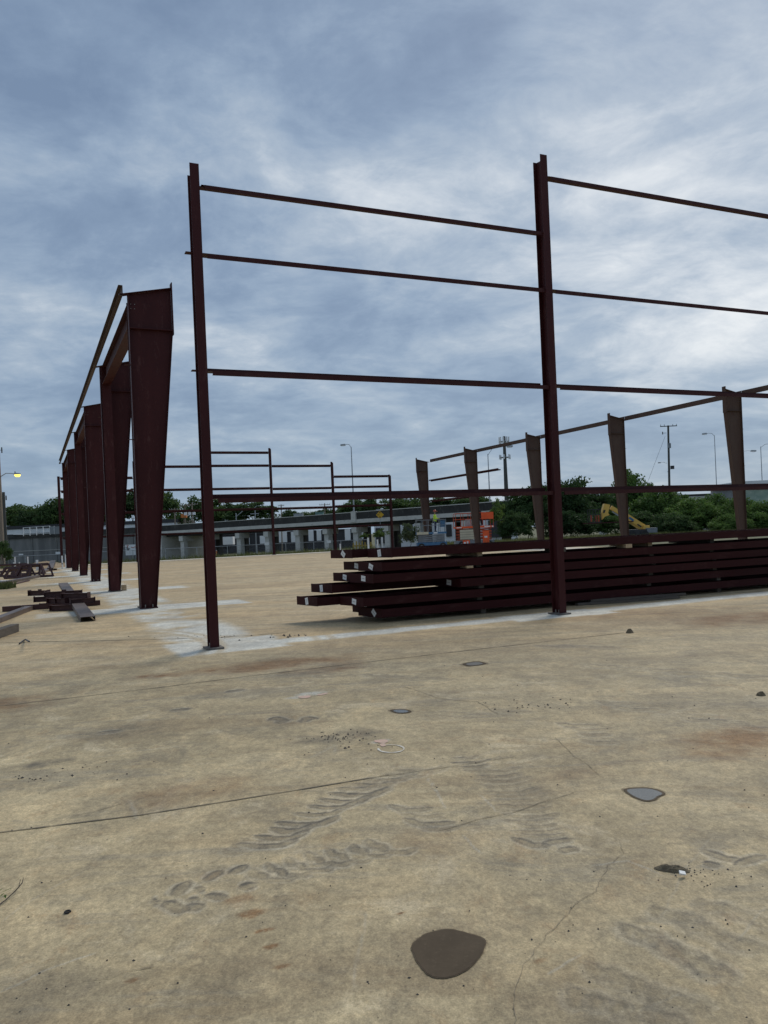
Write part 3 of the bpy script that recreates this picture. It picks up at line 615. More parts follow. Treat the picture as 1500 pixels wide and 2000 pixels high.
# eave struts
def eave_strut(label, e, n0, n1, side, m, z=7.74, group=None, h=.25):
    t = thing('eave_strut', label, 'eave strut', W(e, n0, z), BA, group); L_ = n1 - n0
    MB().box(-.004, .004, 0, L_, .006, h - .006).build('web', m, t)
    for a in (0, h - .006): MB().box(*sorted((.0045 * -side, -.1 * side)), 0, L_, a, a + .006).build('flange', m, t)
    return t
for k in range(1, 6):
    eave_strut(f'{ORD[k-1]} eave strut from the camera along the top of the left column row', -.12, BAYL * k - (.1 if k == 1 else -.01), BAYL * (k + 1) - .01, 1, 'strut', group='eave struts of the left row')
for k in range(1, 6):
    eave_strut(['eave strut running out of view at the right edge', 'eave strut above the yellow boom lift', 'eave strut passing behind the tallest post', 'eave strut above the cell tower column, over the orange lift', 'farthest eave strut of the right row, over the blue lift'][k - 1], 30.57, BAYL * k + (.01 if k < 5 else .01), BAYL * (k + 1) - .01 - (.35 if k == 5 else 0), -1, 'brown', group='eave struts of the right row')
def side_girt(label, e, n0, n1, z):
    t = thing('side_girt', label, 'girt', W(e, n0, z), BA, 'girts of the right side wall'); L_ = n1 - n0
    MB().box(-.2, 0, 0, L_, -.005, 0).build('web', 'girt', t); MB().box(-.005, 0, 0, L_, -.085, -.0055).build('flange', 'girt', t); MB().box(-.2, -.195, 0, L_, .0005, .085).build('flange', 'girt', t)
side_girt('short upper girt sticking out past the brown column by the orange lift', 30.75, BAYL * 5 - 3.0, BAYL * 6, 6.1)
side_girt('lower girt between the two far brown columns of the right row', 30.75, BAYL * 5, BAYL * 6, 4.25)

# ------------------------------------------------------------------ stack of rafter beams
PA = math.radians(22.6); PD = Vector((math.cos(PA), math.sin(PA), 0)); PQ = Vector((-math.sin(PA), math.cos(PA), 0)); PO = Vector((-.11, 14.28, 0))
def solve_p(u, z, q):
    lo, hi = -4.0, 8.0
    for _ in range(50):
        m_ = (lo + hi) / 2; w = PO + PD * m_ + PQ * q + Vector((0, 0, z))
        if proj(w)[0] < u: lo = m_
        else: hi = m_
    return lo
ZL = [.10, .325, .545, .73, .935, 1.175]; BH = .150; DEP = .70; CUT = math.tan(math.radians(14))
def rafter(label, u, layer, q, dep=DEP, length=None, tagrot=0, tagpos=.5, marks=True):
    z = ZL[layer]; q += random.uniform(-.02, .03); p = solve_p(u, z, q); o = PO + PD * p + PQ * q
    L_ = length or (11.6 - p); tf = .012
    t = thing('rafter_beam', label, 'steel beam', (o.x, o.y, z), PA + random.uniform(-.006, .006), 'rafter beams in the stack')
    MB().prism([(0, 0), (L_, 0), (L_, tf), (-CUT * tf, tf)], 'z', 0, BH).build('front_flange', 'pile', t)
    MB().prism([(-CUT * (dep - tf), dep - tf), (L_, dep - tf), (L_, dep), (-CUT * dep, dep)], 'z', 0, BH).build('rear_flange', 'pile', t)
    MB().prism([(-CUT * tf, tf), (L_, tf), (L_, dep - tf), (-CUT * (dep - tf), dep - tf)], 'z', BH / 2 - .004, BH / 2 + .004).build('web', 'pile', t)
    def ep(y): return -CUT * y
    a, b = -.012, dep + .012
    MB().prism([(ep(a) - .018, a), (ep(a), a), (ep(b), b), (ep(b) - .018, b)], 'z', -.004, BH + .008).build('end_plate', 'pile', t)
    sx = .8 + random.random() * .8
    while sx < L_ - 1:
        MB().box(sx, sx + .008, tf, dep - tf, BH / 2 + .0045, BH - .004).build('stiffener', 'pile', t); sx += 1.5 + random.random() * 1.6
    # paper tag stuck on the end plate
    y = dep * (1 - tagpos); ph = math.atan(CUT); d = Vector((-math.sin(ph), math.cos(ph), 0)); nn = Vector((-math.cos(ph), -math.sin(ph), 0)); c = Vector((ep(y) - .0185, y, BH * .52))
    a_ = math.radians(tagrot); uu = d * math.cos(a_) + Vector((0, 0, math.sin(a_))); vv = -d * math.sin(a_) + Vector((0, 0, math.cos(a_)))
    w, h = .065, .05
    tg = MB().add([c + uu * sx_ * w + vv * sy_ * h + nn * k for k in (.0, .003) for sx_, sy_ in ((-1, -1), (1, -1), (1, 1), (-1, 1))], [(0, 1, 2, 3), (4, 7, 6, 5), (0, 4, 5, 1), (1, 5, 6, 2), (2, 6, 7, 3), (3, 7, 4, 0)]).build('tag', 'tag', t)
    pm = MB()
    for k in range(4):
        x0 = -.035 + k * .02; c2 = c + nn * .0045
        pm.add([c2 + uu * (x0 + i * .012) + vv * j for i, j in ((0, -.007), (1, -.007), (1, .007), (0, .007))], [(0, 1, 2, 3)])
    pm.build('tag_print', 'lgrey', tg)
    return t
RL = ['bottom', 'second', 'third', 'fourth', 'fifth', 'top']
fu = [(747, 45, .68), (711, 10, .62), (901, 5, .55), (730, 5, .6), (747, 20, .55), (766, 82, .5)]
bu = [(733, 5, .6), (621, 80, .5), (650, 85, .5), (694, 10, .55), (715, 8, .6), (689, 38, .6)]
for k in range(6):
    rafter(f'dark red rafter beam in the {RL[k]} layer of the stack, front side', fu[k][0], k, 0, tagrot=fu[k][1], tagpos=fu[k][2])
    rafter(f'dark red rafter beam in the {RL[k]} layer of the stack, rear side', bu[k][0], k, .78 + (.02 if k % 2 else 0), tagrot=bu[k][1], tagpos=bu[k][2])
# timber dunnage between the layers
for ci, (u, spn) in enumerate(((942, 'left'), (1277, 'middle'), (1470, 'right'))):
    for k in range(6):
        z1 = ZL[k] - .001; z0 = .006 if k == 0 else ZL[k - 1] + BH + .009
        if z1 - z0 < .02: continue
        p = solve_p(u, z0, 0) + random.uniform(-.05, .05); o = PO + PD * p + PQ * .2
        m = 'fresh_wood' if (ci, k) in ((0, 5), (1, 5)) else 'wood'
        t = MB().box(0, .11, -random.uniform(0, .12), 1.27, 0, z1 - z0 - .001).build('timber_block', m); t.location = (o.x, o.y, z0); t.rotation_euler = (0, 0, PA)
        tag(t, f'timber spacer under the {RL[k]} layer of the beam stack, {spn} of three supports', 'timber', 'timber spacers in the beam stack')
for i, (u, k, l) in enumerate(((912, 4, .13), (1222, 5, .16), (1080, 5, .3))):
    z0 = ZL[k] + BH + .009 if k < 5 else ZL[4] + BH + .009; z0 = ZL[k - 1] + BH + .009; o = PO + PD * solve_p(u, z0, 0) + PQ * -.012
    t = MB().box(0, l, 0, .3, 0, ZL[k] - z0 - .002).build('timber_block', 'fresh_wood' if i < 2 else 'wood'); t.location = (o.x, o.y, z0); t.rotation_euler = (0, 0, PA)
    tag(t, ['pale timber offcut wedged left of the tallest post in the stack', 'pale timber offcut wedged under the top beam, right of the tallest post', 'grey timber offcut under the top beam, behind the tallest post'][i], 'timber')
def lumber(label, a, b, w, h, m='wood', z=0.004, name='timber_plank', cat='timber'):
    a, b = Vector(a), Vector(b); t = MB().box(0, (b - a).length, -w / 2, w / 2, 0, h).build(name, m); t.location = (a.x, a.y, z); t.rotation_euler = (0, 0, math.atan2(b.y - a.y, b.x - a.x)); return tag(t, label, cat)
lumber('long grey timber plank lying on the slab at the foot of the stack', G(1126, 1183), G(1325, 1169), .12, .045)
lumber('weathered timber lying on the plank at the foot of the stack', G(1152, 1180), G(1338, 1167), .09, .045, z=.051)

# ------------------------------------------------------------------ loose steel on the left
def z_purlin(label, a, b, w=.22, fl=.07, m='purlin', flip=1, name='steel_purlin', za=.005, zb=.005):
    a, b = Vector(a), Vector(b); a.z, b.z = za, zb; t = thing(name, label, 'purlin', a, 0); d = b - a
    t.rotation_euler = d.to_track_quat('X', 'Z').to_euler(); L_ = d.length
    MB().box(0, L_, -w / 2, w / 2, fl - .004, fl).build('web', m, t); MB().box(0, L_, -w / 2, -w / 2 + .005, 0, fl - .0045).build('flange', m, t); MB().box(0, L_, w / 2 - .005, w / 2, 0, fl - .0045).build('flange', m, t)
    MB().box(0, L_, w / 2 - .02, w / 2 - .0055, 0.001, .005).build('lip', m, t)
    return t
def bar(label, a, b, w, h, m='debris', za=.005, name='steel_bar', cat='steel bar'):
    t = thing(name, label, cat, (a.x, a.y, za), math.atan2(b.y - a.y, b.x - a.x)); L_ = (b - a).length
    MB().box(0, L_, -w / 2, -w / 2 + .008, 0, h).build('side_wall', m, t); MB().box(0, L_, w / 2 - .008, w / 2, 0, h).build('side_wall', m, t); MB().box(0, L_, -w / 2 + .008, w / 2 - .008, h - .008, h - .001).build('top_wall', m, t); return t
bar('long flat steel bar lying under the pile of short braces', G(5, 1195), G(196, 1182), .16, .13)
z_purlin('long grey purlin lying diagonally through the pile of short braces', G(172, 1214), G(124, 1157), .30, .10, za=.005, zb=.24)
def brace(label, u, v, dz, ln, rz, h=.14, w=.13, gap=False):
    c = G(u, v); t = thing('short_brace', label, 'steel brace', (c.x, c.y, dz), rz, 'short braces piled on the slab')
    MB().box(0, ln, -.006, .006, 0, h).build('web', 'debris', t)
    for z in (0, h): MB().box(0, ln, -w / 2, w / 2, z - (.008 if z else -.0005), z + (.0 if z else .008)).build('flange', 'debris', t)
    for x in (0, ln): MB().box(x - .009, x - .001 if x else -.001, -w / 2 - .01, w / 2 + .01, -.003, h + .02).build('end_plate', 'debris', t)
    for x in (ln * .45,): MB().box(x, x + .12, -.012, -.0065, h * .3, h + .04).build('clip', 'debris', t)
for i, a in enumerate(((78, 1190, .01, .75, .35), (100, 1194, .01, .8, -.1), (96, 1190, .15, .7, -.5), (68, 1187, .15, .9, .15), (59, 1184, .29, .62, -.25), (88, 1188, .29, .95, .3), (112, 1190, .15, .85, -.3), (124, 1190, .27, .75, -.2), (138, 1192, .14, .6, .55))):
    brace(f'short red steel brace in the near left pile, piece {["at lower left", "at the bottom front", "in the lower middle", "in the middle left", "on top at the far left", "on top in the middle", "in the middle right", "on top at the right", "at the right end"][i]}', *a)
z_purlin('grey brown purlin lying on the slab at the left edge, nearer', G(-30, 1226), G(59, 1191), .2, .11)
lumber('stained square timber at the lower left edge of the slab', G(-25, 1253), G(29, 1234), .16, .15, 'wood', name='timber_beam')
t = MB().tube([G(38, 1257, .02), G(46, 1251, .02), G(50, 1249, .03), G(57, 1253, .16)], .013, 6).build('bent_rod', 'dark_metal'); tag(t, 'short bent black rod standing up on the slab at left', 'rod')
t = MB().tube([G(40, 1183, .01), G(41, 1183, .35), G(47, 1186, .01)], .008, 5).build('bent_wire', 'dark_metal'); tag(t, 'bent thin wire standing beside the pile of short braces', 'wire')
z_purlin('grey purlin lying on the slab in front of the far steel frames', G(-20, 1146), G(79, 1127), .3, .12)
z_purlin('thin dark purlin lying beside the far grey purlin', G(10, 1146), G(56, 1135), .12, .05, 'debris')
z_purlin('grey purlin pointing away toward the retaining wall', G(79, 1121), G(99, 1112), .3, .14)
z_purlin('tipped up grey channel near the white pipe stubs', G(98, 1115), G(104, 1111), .36, .2, za=.01, zb=.42)
bar('dark steel bar lying beneath the tipped up channel', G(84, 1114), G(107, 1114), .3, .12)
for i, (u, v, ln, rz, z0) in enumerate(((30, 1130, 1.5, .1, .01), (50, 1129, 1.4, .25, .01), (0, 1127, 1.7, -.05, .01), (8, 1131, 1.6, .2, .01), (22, 1124, 2.0, .05, .01), (-12, 1119, 2.4, .1, .01))):
    c = G(u, v); t = thing('welded_frame', ['trapezoid red steel frame', 'trapezoid red steel frame at the right end', 'red steel frame at the left edge', 'low red steel frame in front', 'long red steel frame', 'rearmost red steel frame'][i] + ' in the far left pile', 'steel frame', (c.x, c.y, z0), rz, 'welded frames piled at far left')
    hh = .75 if i < 2 else .55
    t.rotation_euler = (math.radians(-25), 0, rz)
    for nm, a, b in (('bottom_rail', (0, 0, .04), (ln, 0, .04)), ('top_rail', (.25, 0, hh), (ln - .25, 0, hh)), ('side_rail', (0, 0, .04), (.25, 0, hh)), ('side_rail', (ln, 0, .04), (ln - .25, 0, hh)), ('cross_rail', (ln * .5, 0, .04), (ln * .5, 0, hh))):
        MB().beam(a, b, .14, .1).build(nm, 'debris', t)
t = thing('white_board', 'long white board lying at the left edge behind the grey purlin', 'board', G(-30, 1138), .1); MB().box(0, 1.8, -.2, .2, .01, .07).build('panel', 'white', t)
# wooden box behind the second column
c = W(.48, BAYL * 2 - .1); t = thing('wooden_block', 'small pale wooden block behind the foot of the second column', 'wood block', c, BA); MB().box(-.07, .09, -.07, .07, .005, .2).build('block', 'fresh_wood', t)

# white pipe stubs
for i, (u, v, h, r) in enumerate(((27, 1109, .45, .05), (30, 1111, .95, .05), (38, 1110, .5, .05), (55, 1111, .95, .05), (73, 1114, .75, .085), (122, 1111, .95, .05), (129, 1109, 1.0, .05), (665, 1077.5, .75, .06), (720, 1074, 1.2, .09), (738, 1072, .95, .09), (747, 1071, 1.15, .09))):
    p = G(u, v); t = thing('pipe_stub', ('white pipe stub at the far left, ' if i < 7 else 'white pipe stub at the far edge, ') + ['leftmost, short', 'tall, beside the leftmost', 'third, short and thin', 'fourth, tall with dark band', 'thickest with dark band', 'at the foot of the far columns, banded', 'tight beside the farthest column', 'short, by the fence', 'left of the diamond sign', 'under the diamond sign', 'rightmost of the trio'][i], 'pipe', p, 0, 'white pipe stubs')
    MB().tube([(0, 0, 0), (0, 0, h)], r, 10).build('pipe', 'white', t)
    if i in (3, 4, 5): MB().tube([(0, 0, h * .35), (0, 0, h * .42)], r * 1.06, 10).build('band', 'dark_metal', t)

# ------------------------------------------------------------------ overpass, retaining wall, fence, buildings beyond
OA = Vector((-95, 171, 0)); OB = Vector((-42.7, 152, 0)); OC = Vector((-14.5, 131, 0)); OD = Vector((16.6, 100.5, 0)); OE = Vector((36, 114, 0))
def along(a, b, k): d = (b - a).normalized(); return d, Vector((-d.y, d.x, 0))
def ribbon(mb, P, off0, off1, z0f, z1f):
    """box swept along plan polyline P between two side offsets and two heights"""
    vs = []
    for i, p in enumerate(P):
        d = (P[min(i + 1, len(P) - 1)] - P[max(i - 1, 0)]).normalized(); s = Vector((-d.y, d.x, 0))
        for off, zf in ((off0, z0f), (off1, z0f), (off1, z1f), (off0, z1f)): q = p + s * off; vs.append((q.x, q.y, zf[i]))
    k = len(P); fs = [(0, 1, 2, 3), tuple(4 * (k - 1) + j for j in (3, 2, 1, 0))]
    for i in range(k - 1):
        for j in range(4): fs.append((4 * i + j, 4 * i + (j + 1) % 4, 4 * i + 4 + (j + 1) % 4, 4 * i + 4 + j))
    mb.add(vs, fs); return mb
def bridge():
    P = [OB, OC, OD, OE]; top = [4.72, 4.82, 4.95, 5.3]
    t = thing('overpass', 'long low concrete road overpass with dark stained parapet crossing behind the site', 'overpass', (0, 0, 0))
    def zs(d): return [z + d for z in top]
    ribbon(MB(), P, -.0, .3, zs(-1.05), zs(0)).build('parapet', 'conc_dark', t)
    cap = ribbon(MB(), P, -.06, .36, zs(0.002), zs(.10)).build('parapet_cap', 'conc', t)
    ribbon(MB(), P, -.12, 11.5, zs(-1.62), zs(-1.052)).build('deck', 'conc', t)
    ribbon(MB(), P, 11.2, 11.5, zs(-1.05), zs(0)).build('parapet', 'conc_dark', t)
    for o in (1.0, 3.8, 6.6, 9.4): ribbon(MB(), P, o, o + .5, zs(-2.15), zs(-1.622)).build('girder', 'conc_dark', t)  # dark tone puts the shade below the deck into the girder colour
    # bents: pier cap and columns
    for u in (352, 404, 462, 518, 577, 634, 690, 752, 815, 905):
        bp = None
        for a, b, za, zb in ((OB, OC, top[0], top[1]), (OC, OD, top[1], top[2]), (OD, OE, top[2], top[3])):
            for i in range(200):
                q = a.lerp(b, i / 200)
                if abs(proj((q.x, q.y, 1.6))[0] - u) < 1.2: bp = (q, a, b, za + (zb - za) * i / 200); break
            if bp: break
        if not bp: continue
        q, a, b, zt = bp; d, s = along(a, b, 0); rz = math.atan2(d.y, d.x); g = gz(q.x, q.y) - .4
        cap_ = MB().box(-.55, .55, .15, 2.6, 0, .9).build('pier_cap', 'conc', t); cap_.location = (q.x, q.y, zt - 3.06); cap_.rotation_euler = (0, 0, rz)
        for o in (.9, 9.6):
            c_ = MB().box(-.5, .5, o - .45, o + .45, g, zt - (3.062 if o < 2 else 2.16)).build('pier', 'conc' if o < 2 else 'conc_dark', t); c_.location = (q.x, q.y, 0); c_.rotation_euler = (0, 0, rz)  # rear piers coloured dark to paint in shade under the deck
    # abutment
    q = OB; d, s = along(OB, OC, 0); ab = MB().box(-.9, .4, -.2, 11.4, -2.6, 3.05).build('abutment', 'conc', t); ab.location = (q.x, q.y, 0); ab.rotation_euler = (0, 0, math.atan2(d.y, d.x))
    # pilaster that carries the tall lamp
    for i in range(300):
        q = OC.lerp(OD, i / 300)
        if abs(proj((q.x, q.y, 4.5))[0] - 692) < .8: break
    d, s = along(OC, OD, 0); pl = MB().box(-.5, .5, -.22, .2, 3.4, 5.05).build('pilaster', 'conc', t); pl.location = (q.x, q.y, 0); pl.rotation_euler = (0, 0, math.atan2(d.y, d.x))
    return q
lamp_q = bridge()
t = thing('retaining_wall', 'long stained grey concrete retaining wall below the left ramp', 'retaining wall', (0, 0, 0))
ribbon(MB(), [OA, OB], -.2, .4, [-3.2, -3.2], [3.55, 3.65]).build('wall_face', 'conc_wall', t)
ribbon(MB(), [OA, OB], -.45, .35, [3.56, 3.66], [4.45, 4.7]).build('parapet', 'conc_dark', t)
d_, s_ = along(OA, OB, 0); Lw = (OB - OA).length
for k in range(1, 9):
    q = OA.lerp(OB, k / 9); g_ = MB().box(-.05, .05, -.23, -.199, -3.1, 3.54).build('joint', 'conc_dark', t); g_.location = (q.x, q.y, 0); g_.rotation_euler = (0, 0, math.atan2(d_.y, d_.x))
ribbon(MB(), [OA, OB], -.26, -.201, [.95, 1.0], [1.03, 1.08]).build('ledge', 'conc', t)
fill = ribbon(MB(), [OA, OB], .4, 12, [-3, -3], [3.3, 3.6]); struct(fill.build('ramp_road', 'asphalt'))
# graffiti board and small notices on the wall/fence
def board(label, u, v, Y, w, h, m='white', name='notice_board', scrawl=0, cat='sign'):
    c = at(u, v, Y); t = thing(name, label, cat, c, 0); MB().box(-w / 2, w / 2, -.03, 0, -h / 2, h / 2).build('panel', m, t)
    rr = random.Random(int(u))
    for k in range(scrawl):
        pts = [(rr.uniform(-.4, .4) * w, -.045, rr.uniform(-.1, .4) * h)]
        for j in range(5): pts.append((pts[-1][0] + rr.uniform(-.22, .22) * w, -.045, max(-.45 * h, min(.45 * h, pts[-1][2] + rr.uniform(-.2, .2) * h))))
        MB().tube(pts, .05, 4).build('scrawl', ['dark_metal', 'hat', 'lgrey'][k % 3], t)
    return t
board('pale graffiti covered panel on the retaining wall behind the second column', 255, 1074, 150, 1.9, 2.0, 'clad', 'graffiti_panel', 5)
board('small white notice on the retaining wall, left one', 41, 1083, 160, .9, .28)
board('small white notice on the retaining wall beside the far columns', 113, 1080, 158, .9, .45)

# chain link fence along the far edge
def fence(a, b, label, h=1.95, drop=-.95):
    d = b - a; L_ = d.length; t = thing('chain_link_fence', label, 'fence', (a.x, a.y, drop), math.atan2(d.y, d.x))
    k = int(L_ / 3.0)
    for i in range(k + 1): MB().tube([(L_ * i / k, 0, -.3), (L_ * i / k, 0, h + .05)], .035, 6).build('fence_post', 'galv', t)
    MB().tube([(0, -.0, h), (L_, 0, h)], .025, 5).build('top_rail', 'galv', t); MB().tube([(0, 0, .85), (L_, 0, .85)], .016, 5).build('middle_rail', 'galv', t)
    MB().add([(0, .04, 0.02), (L_, .04, 0.02), (L_, .04, h), (0, .04, h)], [(0, 1, 2, 3)]).build('wire_mesh', 'link', t)
    return t
FA = W(-6, 68); FB = W(10, 68); FC = W(31, 67.5); FD = W(37, 64)
fence(FA, W(3.5, 68), 'chain link fence in front of the retaining wall, left stretch', drop=-1.05); fence(W(3.6, 68), FC, 'chain link fence in front of the overpass piers, long middle stretch', drop=-1.0)
for u, v, lab in ((305, 1071, 'leftmost by the abutment'), (521, 1062, 'left of the tallest far post'), (642, 1058, 'beside the middle height far post')):
    Yf = None
    for i in range(400):
        p = FA.lerp(FC, i / 400)
        if abs(proj((p.x, p.y, .9))[0] - u) < 2: Yf = p.y; break
    if Yf: board('small white notice on the chain link fence, ' + lab, u, v, Yf - .12, .45, .28)

# ramp guard rail on the left with its white frame
t = thing('ramp_guard_fence', 'white framed mesh guard fence on top of the left ramp', 'fence', (0, 0, 0)); gp = [at(46, 1046, 162), at(98, 1043, 158)]
for k in range(5):
    p = gp[0].lerp(gp[1], k / 4); MB().box(p.x - .06, p.x + .06, p.y - .06, p.y + .06, p.z - .1, p.z + 1.6).build('fence_post', 'white', t)
for z in (.2, 1.6): MB().beam(gp[0] + Vector((0, 0, z)), gp[1] + Vector((0, 0, z)), .08, .08).build('rail', 'white', t)
MB().beam(at(14, 1043.5, 165), at(46, 1043.5, 162), .15, .18).build('rail', 'white', t)
MB().add([gp[0] + Vector((0, .1, .2)), gp[1] + Vector((0, .1, .2)), gp[1] + Vector((0, .1, 1.6)), gp[0] + Vector((0, .1, 1.6))], [(0, 1, 2, 3)]).build('wire_mesh', 'link', t)
for u in (103, 112):
    p = at(u, 1043, 157); MB().box(p.x - .5, p.x + .5, p.y - .1, p.y + .1, p.z, p.z + 1.5).build('gate_panel', 'clad_grey', t); MB().box(p.x - .58, p.x - .5, p.y - .12, p.y + .12, p.z, p.z + 1.6).build('gate_post', 'white', t)

# buildings
def shed(label, u0, u1, Y, vtop, m, roofm='roof', depth=20, panels=0, band=.8, zbase=-3, name='warehouse'):
    a, b = at(u0, vtop, Y), at(u1, vtop, Y); zt = (a.z + b.z) / 2; t = thing(name, label, 'building', (a.x, Y, zbase)); w = b.x - a.x; H = zt - zbase
    MB().box(0, w, 0, depth, 0, H - band).build('wall', m, t); MB().box(-.3, w + .3, -.3, depth, H - band + .001, H).build('roof', roofm, t)
    k = panels
    for i in range(k): MB().box(w * i / k + .03, w * (i + 1) / k - .03, -.08, -.001, .5, H - band - .3).build('wall_panel', m, t)
    return t, w, H
t, w, H = shed('long white warehouse with dark roof edge beyond the left ramp', -40, 345, 215, 1022, 'clad', panels=14, band=.9)
# bright building seen through the overpass, its wall darkened to paint in the under-deck shade
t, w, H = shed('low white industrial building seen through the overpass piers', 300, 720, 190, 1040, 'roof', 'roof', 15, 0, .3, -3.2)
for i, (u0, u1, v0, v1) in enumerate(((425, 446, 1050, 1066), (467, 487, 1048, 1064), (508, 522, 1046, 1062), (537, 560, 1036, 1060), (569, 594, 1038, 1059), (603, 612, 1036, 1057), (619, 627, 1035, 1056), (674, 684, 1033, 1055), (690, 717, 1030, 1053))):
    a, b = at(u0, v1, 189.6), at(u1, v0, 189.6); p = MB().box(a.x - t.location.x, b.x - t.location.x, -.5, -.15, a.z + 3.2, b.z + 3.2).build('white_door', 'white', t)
t, w, H = shed('pale industrial building behind the overpass, above the blue lift', 730, 1010, 150, 1008, 'clad', 'clad_grey', 15, 9, .35, -2.6)
for i, (u0, u1, v0, v1) in enumerate(((872, 882, 1024, 1048), (735, 768, 1030, 1062), (790, 806, 1024, 1055), (955, 985, 1015, 1050))):
    a, b = at(u0, v1, 149.5), at(u1, v0, 149.5); MB().box(a.x - t.location.x, b.x - t.location.x, -.4, -.15, a.z + 2.6, b.z + 2.6).build('dark_door', 'roof', t)
# rooftop units above the parapet
for i, (u, v, w_, h_, m, l) in enumerate(((582, 1004, .95, .45, 'galv', 'grey box shaped rooftop unit showing above the parapet'), (623, 1000, .85, .40, 'blue', 'teal box shaped rooftop unit showing above the parapet'), (741, 994, .7, .35, 'galv', 'small pale rooftop unit above the diamond sign'))):
    c = at(u, v, 170); t = thing('rooftop_unit', l, 'rooftop unit', (c.x, 170, c.z - 1.2)); mm = m
    if m == 'blue': MT['teal'] = mat('teal_unit', (0.16, 0.28, 0.26), None, 2, .6); mm = 'teal'
    MB().box(-w_, w_, 0, 2.5, 0, h_ * 2 + .3).build('casing', mm, t); MB().box(-w_ - .08, w_ + .08, -.08, 2.58, h_ * 2 + .301, h_ * 2 + .42).build('lid', mm, t); MB().box(-w_ * .6, w_ * .6, -.03, -.001, .2, h_ * 1.6).build('grille', 'dark_metal', t)
# far right: upper overpass and mural building
t = thing('far_overpass', 'higher pale concrete overpass showing through the bushes at right', 'overpass', (0, 0, 0))
P = [at(1120, 976, 165), at(1300, 972, 160), at(1440, 966, 155), at(1530, 962, 152)]; P2 = [Vector((p.x, p.y, 0)) for p in P]
ribbon(MB(), P2, -.2, 9, [p.z - .8 for p in P], [p.z - .001 for p in P]).build('deck', 'conc', t); ribbon(MB(), P2, -.2, .15, [p.z for p in P], [p.z + .45 for p in P]).build('parapet', 'conc_dark', t)
for u in (1180, 1280, 1375, 1440):
    c = at(u, 985, 161); MB().box(c.x - .7, c.x + .7, 162, 163.2, -3, c.z + .2).build('pier', 'conc', t)
t = thing('mural_building', 'white roofed building with a pale green mural at the right edge', 'building', at(1448, 1010, 120)); t.location.z = -2
b0 = t.location; a_ = at(1453, 985, 120); c_ = at(1560, 940, 120)
MB().box(a_.x - b0.x, c_.x - b0.x, 0, 12, 0, at(1455, 951, 120).z + 2).build('wall', 'clad_grey', t); MB().box(a_.x - b0.x - .6, c_.x - b0.x, -.6, 12, at(1455, 951, 120).z + 2.001, at(1455, 940, 120).z + 2).build('roof', 'clad', t)
MT['mural'] = mat('mural_paint', (0.24, 0.34, 0.28), (0.42, 0.48, 0.40), .55, .8, 0, 0, (0.60, 0.62, 0.56), (1, 1, 2))
MB().box(a_.x - b0.x + .05, c_.x - b0.x - 1, -.06, -.001, at(1455, 984, 120).z + 2, at(1455, 957, 120).z + 2).build('mural', 'mural', t)
t, w, H = shed('grey building with dark openings behind the right bushes', 1362, 1432, 130, 968, 'conc', 'conc', 8, 0, .5, -2)
for u in (1372, 1392, 1415):
    a, b = at(u - 5, 989, 129.9), at(u + 6, 972, 129.9); MB().box(a.x - t.location.x, b.x - t.location.x, -.05, -.001, a.z + 2, b.z + 2).build('opening', 'roof', t)

# trucks and cars
def truck(label, u, v, Y, ln, h, cab=True, name='parked_truck', flip=1):
    c = at(u, v, Y); t = thing(name, label, 'truck', (c.x, Y, c.z), 0)
    MB().box(0, ln, 0, 2.5, 1.1, h).build('trailer_box', 'white', t); MB().box(0, ln, .4, 2.1, .8, 1.099).build('chassis', 'dark_metal', t)
    for x in (.8, 1.9, ln - 1.5): MB().tube([(x, -.02, .5), (x, .3, .5)], .5, 12).build('wheel', 'tyre', t)
    if cab:
        MB().prism([(-2.6, .55), (-.15, .55), (-.15, 3.3), (-.9, 3.3), (-1.3, 2.2), (-2.5, 1.95)], 'y', .1, 2.4).build('cab', 'white', t)
        MB().prism([(-1.34, 2.2), (-.5, 2.2), (-.5, 2.95), (-1.02, 2.95)], 'y', .05, .099).build('side_window', 'glass', t); MB().tube([(-1.9, 0.0, .5), (-1.9, .35, .5)], .5, 12).build('wheel', 'tyre', t)
    return t
truck('white lorry with cab facing left, seen under the overpass', 341, 1072, 178, 3.0, 3.0); truck('white lorry parked second in line under the overpass', 362, 1072, 176, 5.5, 3.0)
truck('white box trailer parked under the overpass, right of the near corner post', 428, 1074, 181, 3.2, 2.9, False, 'box_trailer')
c = at(196, 1041, 161); t = thing('white_van', 'white van driving on the left ramp between the tapered columns', 'van', (c.x, 161, c.z - .8))
MB().prism([(0, .4), (4.6, .4), (4.6, 1.2), (3.6, 1.35), (2.9, 2.2), (0, 2.2)], 'y', 0, 1.9).build('body', 'white', t); MB().prism([(2.0, 1.4), (3.35, 1.4), (2.85, 2.05), (2.0, 2.05)], 'y', -.03, -.001).build('side_window', 'glass', t)
for x in (.9, 3.7): MB().tube([(x, -.03, .38), (x, .25, .38)], .38, 12).build('wheel', 'tyre', t)

